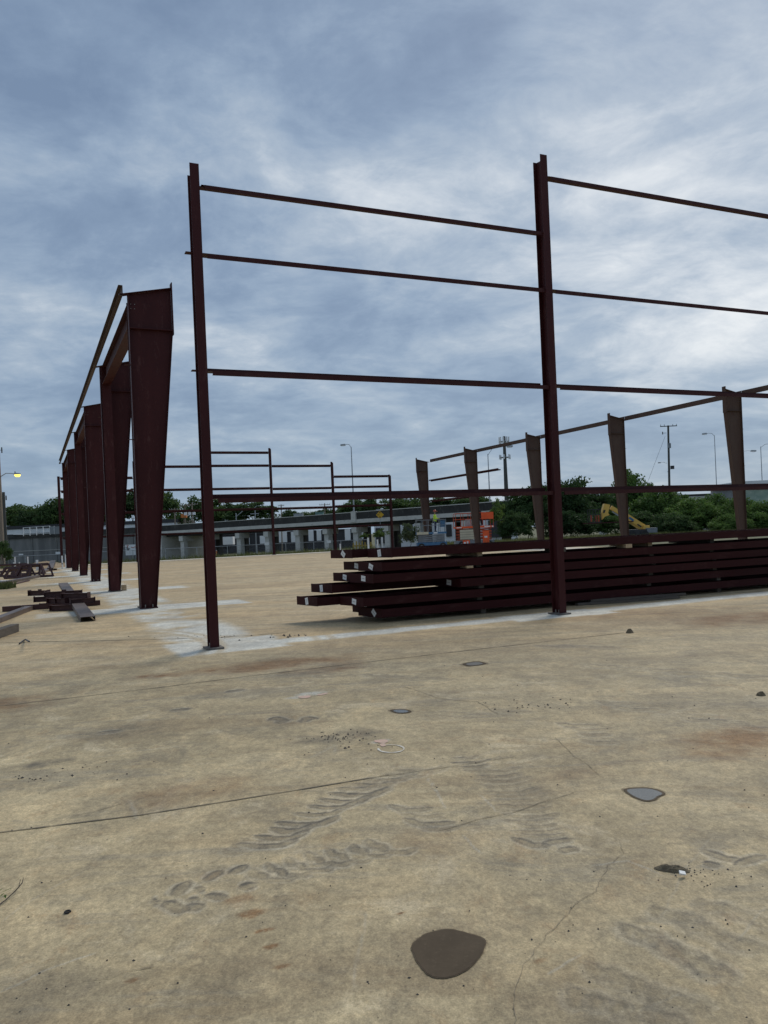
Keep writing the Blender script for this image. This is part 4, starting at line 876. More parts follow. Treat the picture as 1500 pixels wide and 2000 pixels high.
# ------------------------------------------------------------------ poles, lamps, tower, wires
def lamp_post(label, base, h, arm, m='galv', r=.11, glow=False, name='street_lamp', armz=.35):
    t = thing(name, label, 'street lamp', base); MB().tube([(0, 0, 0), (0, 0, h)], [r, r * .6], 8).build('pole', m, t)
    s = 1 if arm > 0 else -1; A = abs(arm)
    MB().tube([(0, 0, h - .15), (s * A * .3, 0, h + armz), (s * A * .7, 0, h + armz * 1.2), (s * A, 0, h + armz)], r * .38, 6).build('arm', m, t)
    hd = MB().prism([(s * (A - .1), h + armz - .06), (s * (A + .75), h + armz - .1), (s * (A + .7), h + armz + .1), (s * A, h + armz + .14)], 'y', -.18, .18).build('lamp_head', 'galv', t)
    MB().prism([(s * A, h + armz - .17), (s * (A + .6), h + armz - .19), (s * (A + .68), h + armz - .105), (s * (A - .05), h + armz - .07)], 'y', -.15, .15).build('lens', 'lamp_glow' if glow else 'clad', hd)
    return t
lamp_post('tall grey street lamp on the overpass, left of the diamond sign', (lamp_q.x, lamp_q.y, 4.9), 10.0, -.9)
q = at(957, 984, 105); lamp_post('street lamp with its arm to the right, left of the cell tower', q, 6.6, 2.6, r=.09, armz=.9)
def lamp_at(label, u, vt, vb, Y, arm, r=.1):
    b = at(u, vb, Y); tp = at(u, vt, Y); lamp_post(label, (b.x, Y, -1), tp.z + 1, arm, r=r)
lamp_at('street lamp with its arm to the left, near the right edge', 1400, 850, 960, 140, -1.4)
lamp_at('street lamp at the very right edge reaching out of view', 1489, 872, 950, 135, 2.6)
lamp_at('short street lamp whose arm reaches right behind the right column', 1448, 886, 950, 125, 1.8, .08)
def pole(label, u, vt, vb, Y, arms=(), r=.16, m='pole_grey', vert=False, base=None, cat='utility pole', name='utility_pole'):
    b = at(u, vb, Y); tp = at(u, vt, Y); tp.x = b.x if vert else tp.x; z0 = base if base is not None else -2.5; t = thing(name, label, cat, (b.x, Y, z0)); H = tp.z - z0
    MB().tube([(0, 0, 0), (tp.x - b.x, 0, H)], [r, r * .7], 9).build('pole', m, t)
    for dz, w in arms:
        MB().beam((-w / 2 + tp.x - b.x, -.15, H - dz), (w / 2 + tp.x - b.x, -.15, H - dz), .12, .12).build('crossarm', m, t)
        for k in (-.47, -.25, .25, .47): MB().tube([(k * w + tp.x - b.x, -.15, H - dz + .06), (k * w + tp.x - b.x, -.15, H - dz + .28)], .05, 6).build('insulator', 'galv', t)
    return t, H
t, H = pole('tall wooden utility pole with crossarm and transformer right of the tallest post', 1305, 831, 960, 118, ((.12, 2.5),), .2)
for (z, x) in ((2.9, .45),): MB().tube([(x, 0, H - z - .45), (x, 0, H - z + .25)], .25, 10).build('transformer', 'lgrey', t)
MB().box(.55, 1.0, -.2, .2, H - 6.5, H - 6.0).build('floodlight', 'dark_metal', t); MB().tube([(0, 0, H - 6.9), (.55, 0, H - 6.4)], .03, 5).build('floodlight_arm', 'galv', t)
MB().tube([(0, 0, H - 5.6), (-.55, 0, H - 5.4), (-1.0, 0, H - 5.45)], .03, 5).build('lamp_arm', 'galv', t); MB().box(-1.3, -.95, -.12, .12, H - 5.55, H - 5.4).build('lamp_head', 'galv', t)
MB().beam((-.5, 0, H - 1.1), (.1, 0, H - 1.1), .06, .06).build('bracket', 'galv', t); MB().tube([(-.45, 0, H - 1.3), (-.45, 0, H - .9)], .07, 6).build('insulator', 'dark_metal', t)
MB().tube([(-.1, 0, H - 1.6), (-3.3, 0, H - 9.0)], .018, 4).build('guy_wire', 'dark_metal', t)
for i, (u, vt, Y, w, lab) in enumerate(((341, 992, 175, 2.4, 'left of the two transformer poles'), (361, 985, 172, 2.6, 'beside the near corner post, carrying an orange box'), (375, 982, 170, 2.6, 'carrying three white transformers'), (549, 985, 185, 1.4, 'between two far wall posts, left of the rooftop units'), (634, 983, 180, 2.4, 'right of the teal rooftop unit'))):
    t, H = pole('far wooden utility pole ' + lab, u, vt, 1025, Y, ((.35, w),), .17, 'pole_wood', cat='utility pole')
    if i == 1: MB().box(-.7, .5, -.4, .4, H - 2.9, H - 2.1).build('orange_box', 'barrier', t)
    if i == 2:
        for x in (-.9, .0, .9): MB().tube([(x - .3, -.3, H - 2.6), (x - .3, -.3, H - 1.5)], .33, 10).build('transformer', 'white', t)
for i, (u, vt, Y) in enumerate(((498, 992, 165), (461, 1002, 160))):
    t, H = pole(['slim pale signal mast above the parapet, left of the tallest far post', 'short pale lamp post behind the parapet beside the lowest girt'][i], u, vt, 1018, Y, (), .12, 'galv', name='signal_mast', cat='mast')
    if i == 0:
        MB().beam((-.9, 0, H - 1.2), (.9, 0, H - 1.2), .12, .12).build('crossbar', 'galv', t); MB().tube([(0, 0, H), (.5, 0, H + .4)], .06, 5).build('arm', 'galv', t)
    else: MB().tube([(0, 0, H - .8), (1.4, 0, H + .3)], .07, 5).build('arm', 'galv', t)
# left edge wooden pole with the lit lamp, and a weathered one
b = at(3, 1060, 70); t, H = pole('brown wooden pole with a lit yellow street lamp at the left edge', 2, 848, 1060, 70, (), .30, 'pole_wood', vert=True, base=-.05)
zl = at(5, 928, 70).z + .05
MB().tube([(.12, 0, zl - .45), (.25, 0, zl - .1), (.7, 0, zl + .15), (1.2, 0, zl + .12), (1.5, 0, zl + .05)], .035, 6).build('lamp_arm', 'galv', t)
hd = MB().prism([(1.4, zl), (1.95, zl), (1.95, zl + .1), (1.5, zl + .16)], 'y', -.12, .12).build('lamp_head', 'galv', t)
MB().prism([(1.5, zl - .14), (1.6, zl - .21), (1.85, zl - .21), (1.93, zl - .1), (1.93, zl - .001), (1.46, zl - .001)], 'y', -.10, .10).build('lamp_lens', 'lamp_glow', hd)
MB().tube([(1.5, 0, zl + .16), (1.5, 0, zl + .28)], .04, 6).build('photocell', 'dark_metal', hd)
za = at(5, 878, 70).z; MB().beam((0, 0, za), (.5, 0, za), .04, .04).build('bracket', 'galv', t); MB().tube([(.42, 0, za - .25), (.42, 0, za + .25)], .05, 6).build('insulator', 'dark_metal', t)
t, H = pole('short weathered dark pole beside the lamp pole at left', 11, 961, 1060, 78, (), .19, 'pole_grey', vert=True, base=-.05); MB().box(.2, .28, -.05, .05, H - .8, H - .35).build('bracket', 'dark_metal', t)
# cell tower
b = at(990, 985, 210); tp = at(987, 852, 210); t = thing('cell_tower', 'grey cell tower with a crown of antennas behind the right columns', 'cell tower', (b.x, 210, -3)); H = tp.z + 3
MB().tube([(0, 0, 0), (0, 0, H)], [.75, .35], 10).build('mast', 'pole_grey', t)
for ring, (z, rad, nn, hh) in enumerate(((H - 1.4, 1.25, 9, 2.0), (H - 5.6, 1.4, 6, 1.2))):
    MB().tube([(rad * math.cos(a * math.pi / 8), rad * math.sin(a * math.pi / 8), z) for a in range(17)], .09, 5).build('platform_ring', 'galv', t)
    for a in range(nn):
        th = 2 * math.pi * a / nn + .2; x, y = rad * math.cos(th), rad * math.sin(th); MB().box(x - .18, x + .18, y - .1, y + .1, z - hh * .4, z + hh * .6).build('antenna', 'clad', t)
        MB().tube([(0, 0, z), (x, y, z)], .06, 4).build('strut', 'galv', t)
# diamond clearance sign on a post in front of the overpass
c = at(742, 1005.5, 112); t = thing('clearance_sign', 'yellow diamond clearance sign with black arrows in front of the overpass', 'sign', (c.x, 112, -1.8)); zc = c.z + 1.8; s = .56
MB().tube([(0, .06, 0), (0, .06, zc)], .04, 6).build('post', 'galv', t); MB().prism([(0, zc - s), (s, zc), (0, zc + s), (-s, zc)], 'y', -.02, .02).build('plate', 'sign', t)
for sg in (1, -1): MB().prism([(-.13, zc + sg * .34), (.13, zc + sg * .34), (.045, zc + sg * .30), (.045, zc + sg * .46), (-.045, zc + sg * .46), (-.045, zc + sg * .30)][:2] + [(0, zc + sg * .17)], 'y', -.03, -.021).build('arrow', 'ink', t); MB().box(-.05, .05, -.03, -.021, *sorted((zc + sg * .345, zc + sg * .47))).build('arrow_shaft', 'ink', t)
for x in (-.30, -.18): MB().box(x - .025, x + .025, -.03, -.021, zc - .11, zc + .11).build('numeral', 'ink', t)
MB().box(-.1, .0, -.03, -.021, zc - .02, zc + .02).build('dash', 'ink', t)
# small roadside things
c = G(704, 1076); t = thing('barricade', 'yellow slatted barricade by the fence, left of the pipe stubs', 'barricade', (c.x, c.y + 8, -.9), .1)
for k in range(7): MB().box(-1.0 + k * .3, -.86 + k * .3, -.03, .03, 0, 1.75 if k % 2 else 1.6).build('slat', 'lattice', t)
for z in (.4, 1.2): MB().box(-1.05, 1.05, .032, .07, z, z + .14).build('rail', 'lattice', t)
for i, (u, v) in enumerate(((399, 1087), (423, 1085))):
    p = W(0, 0); a, b_ = ray(u, v); Yq = 82; t = thing('bollard', ['orange traffic post left of the near corner post by the fence', 'orange traffic post right of the near corner post by the fence'][i], 'bollard', (a * Yq, Yq, -.6)); MB().tube([(0, 0, 0), (0, 0, 1.1)], [.08, .06], 8).build('tube', 'barrier', t); MB().tube([(0, 0, 1.1), (0, 0, 1.16)], [.05, .03], 8).build('cap', 'white', t)

# ------------------------------------------------------------------ lifts
def person(label, loc, rz, top, bottom, hat, bend=0.0, arms='work'):
    """one skinned body; clothing by material, hard hat as a child"""
    J = {}
    def b(y, z): a = bend; return (0 + 0, y * 1.0 - math.sin(a) * max(0, z - .95), .95 + (z - .95) * math.cos(a) if z > .95 else z)
    def P(x, y, z): q = b(y, z); return (x, q[1], q[2])
    V = [P(0, 0, .95), P(0, 0, 1.15), P(0, 0, 1.38), P(0, 0, 1.50), P(0, -.02, 1.62), P(0, -.02, 1.74)]; R = [.15, .145, .16, .06, .085, .07]; Ed = [(0, 1), (1, 2), (2, 3), (3, 4), (4, 5)]
    for s in (-1, 1):
        o = len(V); V += [(s * .10, 0, .88), (s * .11, -.02, .48), (s * .11, .03, .08), (s * .12, -.12, .04)]; R += [.10, .07, .05, .045]; Ed += [(0, o), (o, o + 1), (o + 1, o + 2), (o + 2, o + 3)]
        o = len(V); V += [P(s * .20, 0, 1.42), P(s * .25, -.05, 1.17), P(s * .16, -.30, 1.12), P(s * .14, -.40, 1.14)]; R += [.075, .055, .045, .045]; Ed += [(2, o), (o, o + 1), (o + 1, o + 2), (o + 2, o + 3)]
    me = bpy.data.meshes.new('body'); me.from_pydata(V, Ed, []); t = thing('person', label, 'person', loc, rz); o = obj('body', me, t)
    md = o.modifiers.new('skin', 'SKIN'); o.modifiers.new('sub', 'SUBSURF').levels = 1
    for i, sv in enumerate(me.skin_vertices[0].data): sv.radius = (R[i], R[i]); sv.use_root = (i == 0)
    dg = bpy.context.evaluated_depsgraph_get(); m2 = bpy.data.meshes.new_from_object(o.evaluated_get(dg)); o.modifiers.clear(); o.data = m2
    m2.materials.clear()
    for k in (top, bottom, 'skin', 'dark_metal'): m2.materials.append(MT[k])
    zneck = V[3][2] + .03
    for p in m2.polygons:
        c = p.center; p.material_index = 0
        if c.z < .93: p.material_index = 1
        if c.z < .10: p.material_index = 3
        if (c.z > zneck and abs(c.x) < .12) : p.material_index = 2
        if c.y < V[-1][1] + .06 and .9 < c.z < 1.4 and abs(c.x) > .1 and bend == 0: p.material_index = 2
        p.use_smooth = True
    hx, hy, hz = V[5]; hm = MB(); n = 12
    prof = [(.135, 0), (.125, .05), (.10, .11), (.05, .145), (.005, .15)]
    vs = [(r * math.cos(2 * math.pi * j / n), r * 1.15 * math.sin(2 * math.pi * j / n), z) for r, z in prof for j in range(n)]
    hm.add(vs, [(i * n + j, i * n + (j + 1) % n, (i + 1) * n + (j + 1) % n, (i + 1) * n + j) for i in range(len(prof) - 1) for j in range(n)]); hm.box(-.1, .1, -.24, -.12, 0, .02)
    h = hm.build('hard_hat', hat, t); h.location = (hx, hy, hz + .01)
    return t
def scissor_lift(name, label, loc, rz, L_, Wd, pz, m, base_m, rail_m, scis_m, rail_h=1.05):
    t = thing(name, label, 'scissor lift', loc, rz)
    MB().box(-L_ / 2, L_ / 2, -Wd / 2, Wd / 2, .22, .62).build('chassis', base_m, t)
    for x in (-L_ * .36, L_ * .36):
        for y in (-Wd / 2 - .06, Wd / 2 - .14): 
            w = MB().tube([(x, y, .28), (x, y + .2, .28)], .28, 14).build('wheel', 'tyre', t); MB().tube([(x, y - .01, .28), (x, y + .0, .28)], .13, 10).build('hub', 'lgrey', w)
    k = 4; zz = np.linspace(.64, pz - .04, k + 1)
    for i in range(k):
        for y in (-Wd * .36, Wd * .36):
            MB().beam((-L_ * .44, y, zz[i] + .03), (L_ * .44, y, zz[i + 1] - .03), .06, .1).build('scissor_arm', scis_m, t); MB().beam((L_ * .44, y + .07, zz[i] + .03), (-L_ * .44, y + .07, zz[i + 1] - .03), .06, .1).build('scissor_arm', scis_m, t)
    MB().box(-L_ / 2, L_ / 2, -Wd / 2, Wd / 2, pz, pz + .17).build('platform', m, t)
    for y in (-Wd / 2 + .03, Wd / 2 - .03):
        for x in np.linspace(-L_ / 2 + .03, L_ / 2 - .03, 6): MB().tube([(x, y, pz + .17), (x, y, pz + .17 + rail_h)], .024, 6).build('rail_post', rail_m, t)
        for z in (.55, 1.0): MB().tube([(-L_ / 2 + .03, y, pz + .17 + z * rail_h), (L_ / 2 - .03, y, pz + .17 + z * rail_h)], .026, 6).build('guard_rail', rail_m, t)
    for x in (-L_ / 2 + .03, L_ / 2 - .03):
        for z in (.55, 1.0): MB().tube([(x, -Wd / 2 + .03, pz + .17 + z * rail_h), (x, Wd / 2 - .03, pz + .17 + z * rail_h)], .026, 6).build('guard_rail', rail_m, t)
    return t
bl = at(842, 1045, 68.5)
t = scissor_lift('scissor_lift', 'blue scissor lift carrying the worker in yellow behind the beam stack', (bl.x, 68.5, 0), .05, 2.55, 1.15, 1.32, 'blue', 'blue', 'lgrey', 'lgrey')
MB().box(-1.28, -.28, -.60, -.577, 1.30, 1.52).build('cream_panel', 'cream', t); MB().box(.15, .5, -.6, -.577, 1.36, 1.46).build('lettering_plate', 'white', t)
MB().box(.75, 1.2, -.45, .0, 1.9, 2.45).build('control_box', 'blue', t)
person('worker in a hi-vis yellow jacket, dark trousers and red hard hat on the blue lift', (bl.x + .38, 68.4, 1.492), 1.2, 'hivis', 'jeans', 'hat')
ol = at(925, 1040, 70)
t = scissor_lift('scissor_lift', 'orange scissor lift carrying the worker in black behind the beam stack', (ol.x, 70, 0), .03, 3.35, 1.7, 1.68, 'orange', 'lgrey', 'dorange', 'dorange', 1.15)
MB().box(.60, 1.66, -.93, -.852, 2.42, 3.02).build('orange_panel', 'orange', t); MB().box(-1.32, .15, -.90, -.852, .72, 1.56).build('cream_panel', 'cream', t)
for z in (.92, 1.13, 1.34): MB().box(-1.32, .15, -.915, -.9005, z, z + .02).build('panel_rib', 'wood', t)
MB().box(-1.1, -.5, -.93, -.85, .2, .66).build('red_box', 'orange', t); MB().box(-1.02, -.86, -.94, -.931, .32, .5).build('decal', 'white', t); MB().box(-.76, -.62, -.94, -.931, .3, .55).build('decal', 'white', t)
MB().box(.66, 1.22, -.93, -.85, .2, 1.42).build('orange_cabinet', 'orange', t); MB().box(.8, 1.05, -.94, -.931, .8, .95).build('decal', 'white', t)
MB().box(.85, 1.35, -.865, -.8505, 1.72, 1.82).build('decal', 'white', t); MB().box(-1.6, -1.15, -.865, -.8505, 1.72, 1.80).build('decal', 'white', t); MB().box(1.5, 1.63, -.865, -.8505, 1.7, 1.83).build('decal', 'white', t)
MB().box(-.7, -.2, -.4, .0, 1.86, 2.45).build('parts_box', 'galv', t)
person('worker in black clothes and dark hard hat leaning over on the orange lift', (ol.x + .75, 70.1, 1.852), -1.2, 'black_cloth', 'black_cloth', 'hat_dark', bend=.5)
# yellow boom lift
c = at(1240, 1040, 74); t = thing('boom_lift', 'yellow articulated boom lift holding a steel bar, in front of the green bushes', 'boom lift', (c.x, 74, -.05))
def bp_(u, v): w = at(u, v, 74); return Vector((w.x - c.x, 0, w.z + .05))
MB().beam(bp_(1216, 1004), bp_(1268, 1037), .5, .48).build('main_boom', 'yellow', t); MB().beam(bp_(1228, 1018), bp_(1254, 1036), .3, .22).build('lower_boom', 'yellow', t)
MB().beam(bp_(1193, 991), bp_(1220, 1008), .3, .36).build('fly_boom', 'yellow', t); MB().beam(bp_(1196, 999), bp_(1208, 1007), .1, .12).build('cylinder', 'galv', t)
MB().prism([(bp_(u, v).x, bp_(u, v).z) for u, v in ((1179, 984), (1190, 986), (1186, 1002), (1189, 1006), (1180, 1009), (1175, 1015), (1174, 1002))], 'y', -.3, .3).build('jib_knuckle', 'yellow', t)
MB().prism([(bp_(u, v).x, bp_(u, v).z) for u, v in ((1177, 996), (1181, 996), (1179, 1002), (1176, 1002))], 'y', -.33, -.301).build('jib_slot', 'roof', t)
MB().beam(bp_(1243, 1024), bp_(1251, 1029), .52, .14).build('decal', 'ink', t); MB().beam(bp_(1227, 1011) - Vector((0, .26, 0)), bp_(1236, 1017) - Vector((0, .26, 0)), .01, .2).build('decal', 'blue', t)
a0, a1 = bp_(1222, 1036), bp_(1258, 1046); MB().box(a0.x, a1.x, -.9, .9, .45, .95).build('chassis', 'dark_metal', t); MB().box(bp_(1262, 1040).x - .2, bp_(1280, 1040).x, -.6, .6, .6, 1.05).build('counterweight', 'lgrey', t)
MB().box(bp_(1254, 1040).x, bp_(1266, 1040).x, -.5, .5, .8, 1.3).build('turret', 'yellow', t)
for u in (1228, 1252):
    x = bp_(u, 1040).x
    for y in (-1.05, .75): MB().tube([(x, y, .42), (x, y + .3, .42)], .42, 14).build('wheel', 'tyre', t)
kx0, kx1 = bp_(1150, 1000).x, bp_(1171, 1000).x; z0, z1 = bp_(1160, 1020).z, bp_(1160, 995).z
for z in (z0, (z0 + z1) / 2 + .1, z1): MB().beam((kx0, -.4, z), (kx1, -.4, z), .05, .06).build('basket_rail', 'dark_metal', t); MB().beam((kx0, .4, z), (kx1, .4, z), .05, .06).build('basket_rail', 'dark_metal', t)
for x in (kx0, (kx0 + kx1) / 2, kx1):
    for y in (-.4, .4): MB().beam((x, y, z0), (x, y, z1), .05, .05).build('basket_post', 'dark_metal', t)
for u in (1155, 1164, 1169.5): q = bp_(u, 1019); MB().beam(q, q + Vector((0, 0, .6)), .12, .12).build('red_bracket', 'dorange', t)
MB().box(kx0, kx1, -.4, .4, z0 - .08, z0 - .035).build('basket_floor', 'dark_metal', t)
g0, g1 = at(1138, 1022, 73.4), at(1237, 1020, 73.4); t = thing('lifted_girt', 'thin red steel bar held level by the yellow boom lift', 'steel bar', g0); MB().box(0, g1.x - g0.x, -.1, .1, 0, .012).build('web', 'girt', t); MB().box(0, g1.x - g0.x, -.1, -.09, -.09, -.001).build('flange', 'girt', t)

# ------------------------------------------------------------------ trees and plants
def crown_mesh(name, seed, rx, ry, rz, clumps, per, size, m, core=.35, spread=.30):
    rr = np.random.default_rng(seed); V = []; 
    lob = rr.normal(size=(7, 3)); lob /= np.linalg.norm(lob, axis=1)[:, None]; amp = rr.uniform(.0, .32, 7)
    P = []
    for i in range(clumps):
        d = rr.normal(size=3); d /= np.linalg.norm(d)
        if d[2] < -.35: d[2] = -d[2] * .6
        k = .80 + sum(a * max(0, float(d @ l)) ** 4 for a, l in zip(amp, lob)) + rr.normal() * .07
        r = k * (core + (1 - core) * rr.random() ** .5); c = d * r
        cr = spread * rr.uniform(.5, 1.1)
        n = per
        o = rr.normal(size=(n, 3)); o /= np.linalg.norm(o, axis=1)[:, None]; o *= cr * rr.random((n, 1)) ** .45
        o[:, 2] *= .7
        P.append((c + o) * np.array([rx, ry, rz]))
    P = np.concatenate(P); n = len(P)
    a = rr.normal(size=(n, 3)); a /= np.linalg.norm(a, axis=1)[:, None]; b = rr.normal(size=(n, 3)); b -= a * (a * b).sum(1)[:, None]; b /= np.linalg.norm(b, axis=1)[:, None]
    s = size * rr.uniform(.6, 1.35, (n, 1)); a *= s; b *= s * .62
    co = np.stack([P - a, P + b * .9 - a * .1, P + a, P - b * .9 + a * .1], 1).reshape(-1, 3).astype(np.float32)
    me = bpy.data.meshes.new(name); me.vertices.add(4 * n); me.vertices.foreach_set('co', co.ravel()); me.loops.add(4 * n); me.loops.foreach_set('vertex_index', np.arange(4 * n, dtype=np.int32))
    me.polygons.add(n); me.polygons.foreach_set('loop_start', (np.arange(n) * 4).astype(np.int32)); me.update(calc_edges=True); me.materials.append(MT[m]); return me
def trunk_mesh(h, r, seed, limbs=6):
    rr = random.Random(seed); mb = MB(); pts = [(rr.uniform(-.1, .1) * i, rr.uniform(-.1, .1) * i, h * i / 4) for i in range(5)]; mb.tube(pts, [r, r * .8, r * .65, r * .5, r * .3], 7)
    for k in range(limbs):
        p = Vector(pts[2 + k % 3]); a = rr.uniform(0, 6.28); l = h * rr.uniform(.3, .5); mb.tube([p, p + Vector((math.cos(a) * l * .5, math.sin(a) * l * .5, l * .4)), p + Vector((math.cos(a) * l, math.sin(a) * l, l * .9))], [r * .4, r * .25, r * .08], 5)
    return mb.mesh('trunk', 'bark')
FAR = [crown_mesh('crown', 100 + i, 1, 1, 1, 130, 60, .062, ['leaf', 'leaf_dark', 'leaf', 'leaf_dark'][i]) for i in range(4)]
TR = [trunk_mesh(1.0, .05, 300 + i) for i in range(2)]
def tree(label, u, vtop, vbot, half, Y, k, ground=None, name='leafy_tree', cat='tree', group=None, meshes=FAR, zs=.85):
    """crown spanning vtop..vbot in height and 2*half wide in the view at depth Y, standing on the ground"""
    a, b = at(u, vtop, Y), at(u, vbot, Y); rw = half * Y / F; rh = (a.z - b.z) / 2; g = ground if ground is not None else gz(a.x, Y) - .2
    t = thing(name, label, cat, (a.x, Y, g), 0, group); c = obj('crown', meshes[k % len(meshes)], t); c.location = (0, 0, (a.z + b.z) / 2 - g); c.scale = (rw / .78, rw / .78, rh / zs); c.rotation_euler = (0, 0, k * 1.3 + u)
    tk = obj('trunk', TR[k % 2], t); hgt = max(.6, (a.z + b.z) / 2 - g); tk.scale = (max(.6, rw * .5), max(.6, rw * .5), hgt); return t
SK = [(40, 988, 1046, 34, 260), (75, 996, 1046, 32, 250), (108, 974, 1046, 34, 240), (155, 985, 1046, 36, 250), (205, 978, 1042, 34, 245), (258, 955, 1040, 36, 235), (316, 962, 1040, 26, 230), (345, 1005, 1045, 30, 250), (396, 972, 1038, 32, 220), (440, 986, 1036, 30, 225), (492, 982, 1030, 40, 215), (568, 997, 1026, 20, 240), (610, 1000, 1024, 22, 245), (646, 994, 1022, 22, 240), (690, 976, 1022, 28, 215), (722, 973, 1018, 18, 205), (790, 972, 1014, 38, 200), (868, 974, 1012, 40, 195), (925, 966, 1008, 30, 190)]
SN = ['leftmost, behind the white warehouse', 'low, second from the left', 'tall and round, left of the far column row', 'behind the farthest tapered columns', 'seen between the tapered columns', 'tall, beside the second tapered column', 'beside the nearest tapered column', 'low, behind the transformer poles', 'tall, just left of the near corner post', 'just right of the near corner post', 'wide, left of the tallest far post', 'low, behind the grey rooftop unit', 'low, behind the teal rooftop unit', 'low, behind the middle far post', 'behind the tall street lamp', 'narrow, right of the tall street lamp', 'wide, right of the diamond sign', 'behind the blue lift', 'behind the orange lift']
for i, (u, a, b, h, Y) in enumerate(SK): tree('far leafy tree beyond the overpass, ' + SN[i], u, a, b, h, Y, i, group='trees along the skyline')
NEAR = [crown_mesh('crown', 200 + i, 1, 1, 1, 240, 70, .042, ['leaf_dark', 'leaf_mid', 'leaf_dark'][i], .3, .24) for i in range(3)]
BR = [(1030, 962, 1056, 44, 92, 0), (1092, 950, 1060, 50, 96, 2), (1005, 1008, 1062, 30, 86, 2), (1150, 968, 1052, 50, 100, 0), (1228, 936, 1040, 42, 104, 1), (1205, 1000, 1052, 42, 92, 1), (1290, 965, 1052, 52, 95, 1), (1345, 985, 1055, 46, 90, 1), (1255, 1005, 1056, 44, 88, 0), (1400, 978, 1052, 46, 94, 1), (1455, 985, 1055, 42, 86, 1), (1500, 990, 1058, 44, 84, 1), (1320, 1010, 1058, 36, 84, 2), (1110, 1005, 1062, 40, 86, 0), (1430, 1012, 1056, 34, 82, 1)]
BN = ['left of the tallest post', 'directly behind the tallest post', 'low one at the left end', 'right of the tallest post', 'tall one above the boom lift column', 'behind the boom lift basket', 'below the utility pole', 'right of the utility pole', 'low one behind the boom lift', 'left of the right edge column', 'right of the right edge column', 'cut by the right edge', 'low front one right of the boom lift', 'low dark one beside the tallest post', 'low front one at the right edge column']
for i, (u, a, b, h, Y, k) in enumerate(BR): tree('dense green bush behind the beam stack, ' + BN[i], u, a, b, h, Y, k, ground=-.4, name='dense_bush', cat='bush', group='bushes behind the right columns', meshes=NEAR, zs=.72)
BRT = [crown_mesh('crown', 240, 1, 1, 1, 40, 26, .10, 'leaf_bright', .2, .3), crown_mesh('crown', 241, 1, 1, 1, 60, 40, .07, 'leaf_olive', .2, .3), crown_mesh('crown', 242, 1, 1, 1, 100, 60, .05, 'leaf', .25, .25)]
tree('bright green sapling with drooping fronds by the pipe stubs', 741, 1036, 1056, 14, 86, 0, name='sapling', cat='sapling', meshes=[BRT[0]])
tree('small bright sapling at the fence, left of the diamond sign', 711, 1043, 1053, 9, 88, 0, name='sapling', cat='sapling', meshes=[BRT[0]])
tree('olive green shrub beside the blue lift', 800, 1026, 1072, 18, 80, 0, name='shrub', cat='shrub', meshes=[BRT[1]])
tree('thin pale young tree behind the orange lift', 968, 984, 1040, 16, 86, 0, name='young_tree', cat='tree', meshes=[BRT[0]])
tree('round green bush at the left edge below the lamp pole', 4, 1058, 1112, 17, 64, 0, ground=0, name='round_bush', cat='bush', meshes=[BRT[2]])
def grass_field(name, quads, n, h, label, m='grass'):
    rr = np.random.default_rng(len(name) + n); V = []; Fc = []
    for (p0, p1, p2, p3, cnt) in quads:
        for i in range(cnt):
            a, b = rr.random(2); p = (1 - b) * ((1 - a) * p0 + a * p1) + b * ((1 - a) * p3 + a * p2); th = rr.uniform(0, 6.28); hh = h * rr.uniform(.4, 1.2); w = .02 + hh * .03; ln = rr.normal(size=2) * .25 * hh; o = len(V)
            V += [(p[0] - w * math.cos(th), p[1] - w * math.sin(th), p[2]), (p[0] + w * math.cos(th), p[1] + w * math.sin(th), p[2]), (p[0] + ln[0], p[1] + ln[1], p[2] + hh)]; Fc.append((o, o + 1, o + 2))
    me = bpy.data.meshes.new(name); me.from_pydata(V, [], Fc); me.materials.append(MT[m]); o = obj(name, me); o['kind'] = 'stuff'; o['label'] = label; o['category'] = 'grass'
def q_(e0, e1, n0, n1, z, c): return (np.array(W(e0, n0, z)), np.array(W(e1, n0, z)), np.array(W(e1, n1, z)), np.array(W(e0, n1, z)), c)
grass_field('grass', [q_(36, 66, 40, 62, -.06, 14000), q_(33.5, 37, 44, 60, -.05, 3500)], 1, .55, 'rough green grass along the bushes at right')
grass_field('weeds', [q_(-8, 30, 61.8, 64, -.12, 2600), q_(12, 24, 62, 66, -.3, 1500)], 2, .5, 'dry weeds along the far edge of the slab')
c0 = G(8, 1150); grass_field('grass_tuft', [(np.array(c0) + np.array((-1.6, -.6, 0)), np.array(c0) + np.array((.35, -.5, 0)), np.array(c0) + np.array((.15, .9, 0)), np.array(c0) + np.array((-1.6, 1.0, 0)), 900)], 3, .3, 'grass tuft at the left edge of the slab')
# dirt heap by the pipe stubs
mb = MB(); 
for i in range(14):
    for j in range(6): pass
def heap(name, label, cat, c, rx, ry, h, m, seed, rot=0, n=26):
    xs = np.linspace(-1, 1, n); X, Y = np.meshgrid(xs, xs); r = np.hypot(X, Y); Z = h * np.clip(1 - r ** 1.6, -.05, 1) * (.35 + 1.2 * fbm(X * 3 + seed, Y * 3, seed, 5)); Z = np.where(r > 1, -.02, Z)
    i = np.arange(n * n).reshape(n, n); q = np.stack([i[:-1, :-1], i[:-1, 1:], i[1:, 1:], i[1:, :-1]], -1).reshape(-1, 4); keep = (Z.ravel()[q] > -.015).any(1)
    me = bpy.data.meshes.new(name); me.from_pydata(np.stack([X * rx, Y * ry, Z], -1).reshape(-1, 3).tolist(), [], q[keep].tolist()); me.materials.append(MT[m] if isinstance(m, str) else m); o = obj(name, me); o.location = c; o.rotation_euler = (0, 0, rot); return tag(o, label, cat)
heap('dirt_heap', 'low brown dirt heap beside the white pipe stubs', 'dirt', G(82, 1109), 2.6, 3.5, .5, 'dirt', 3)
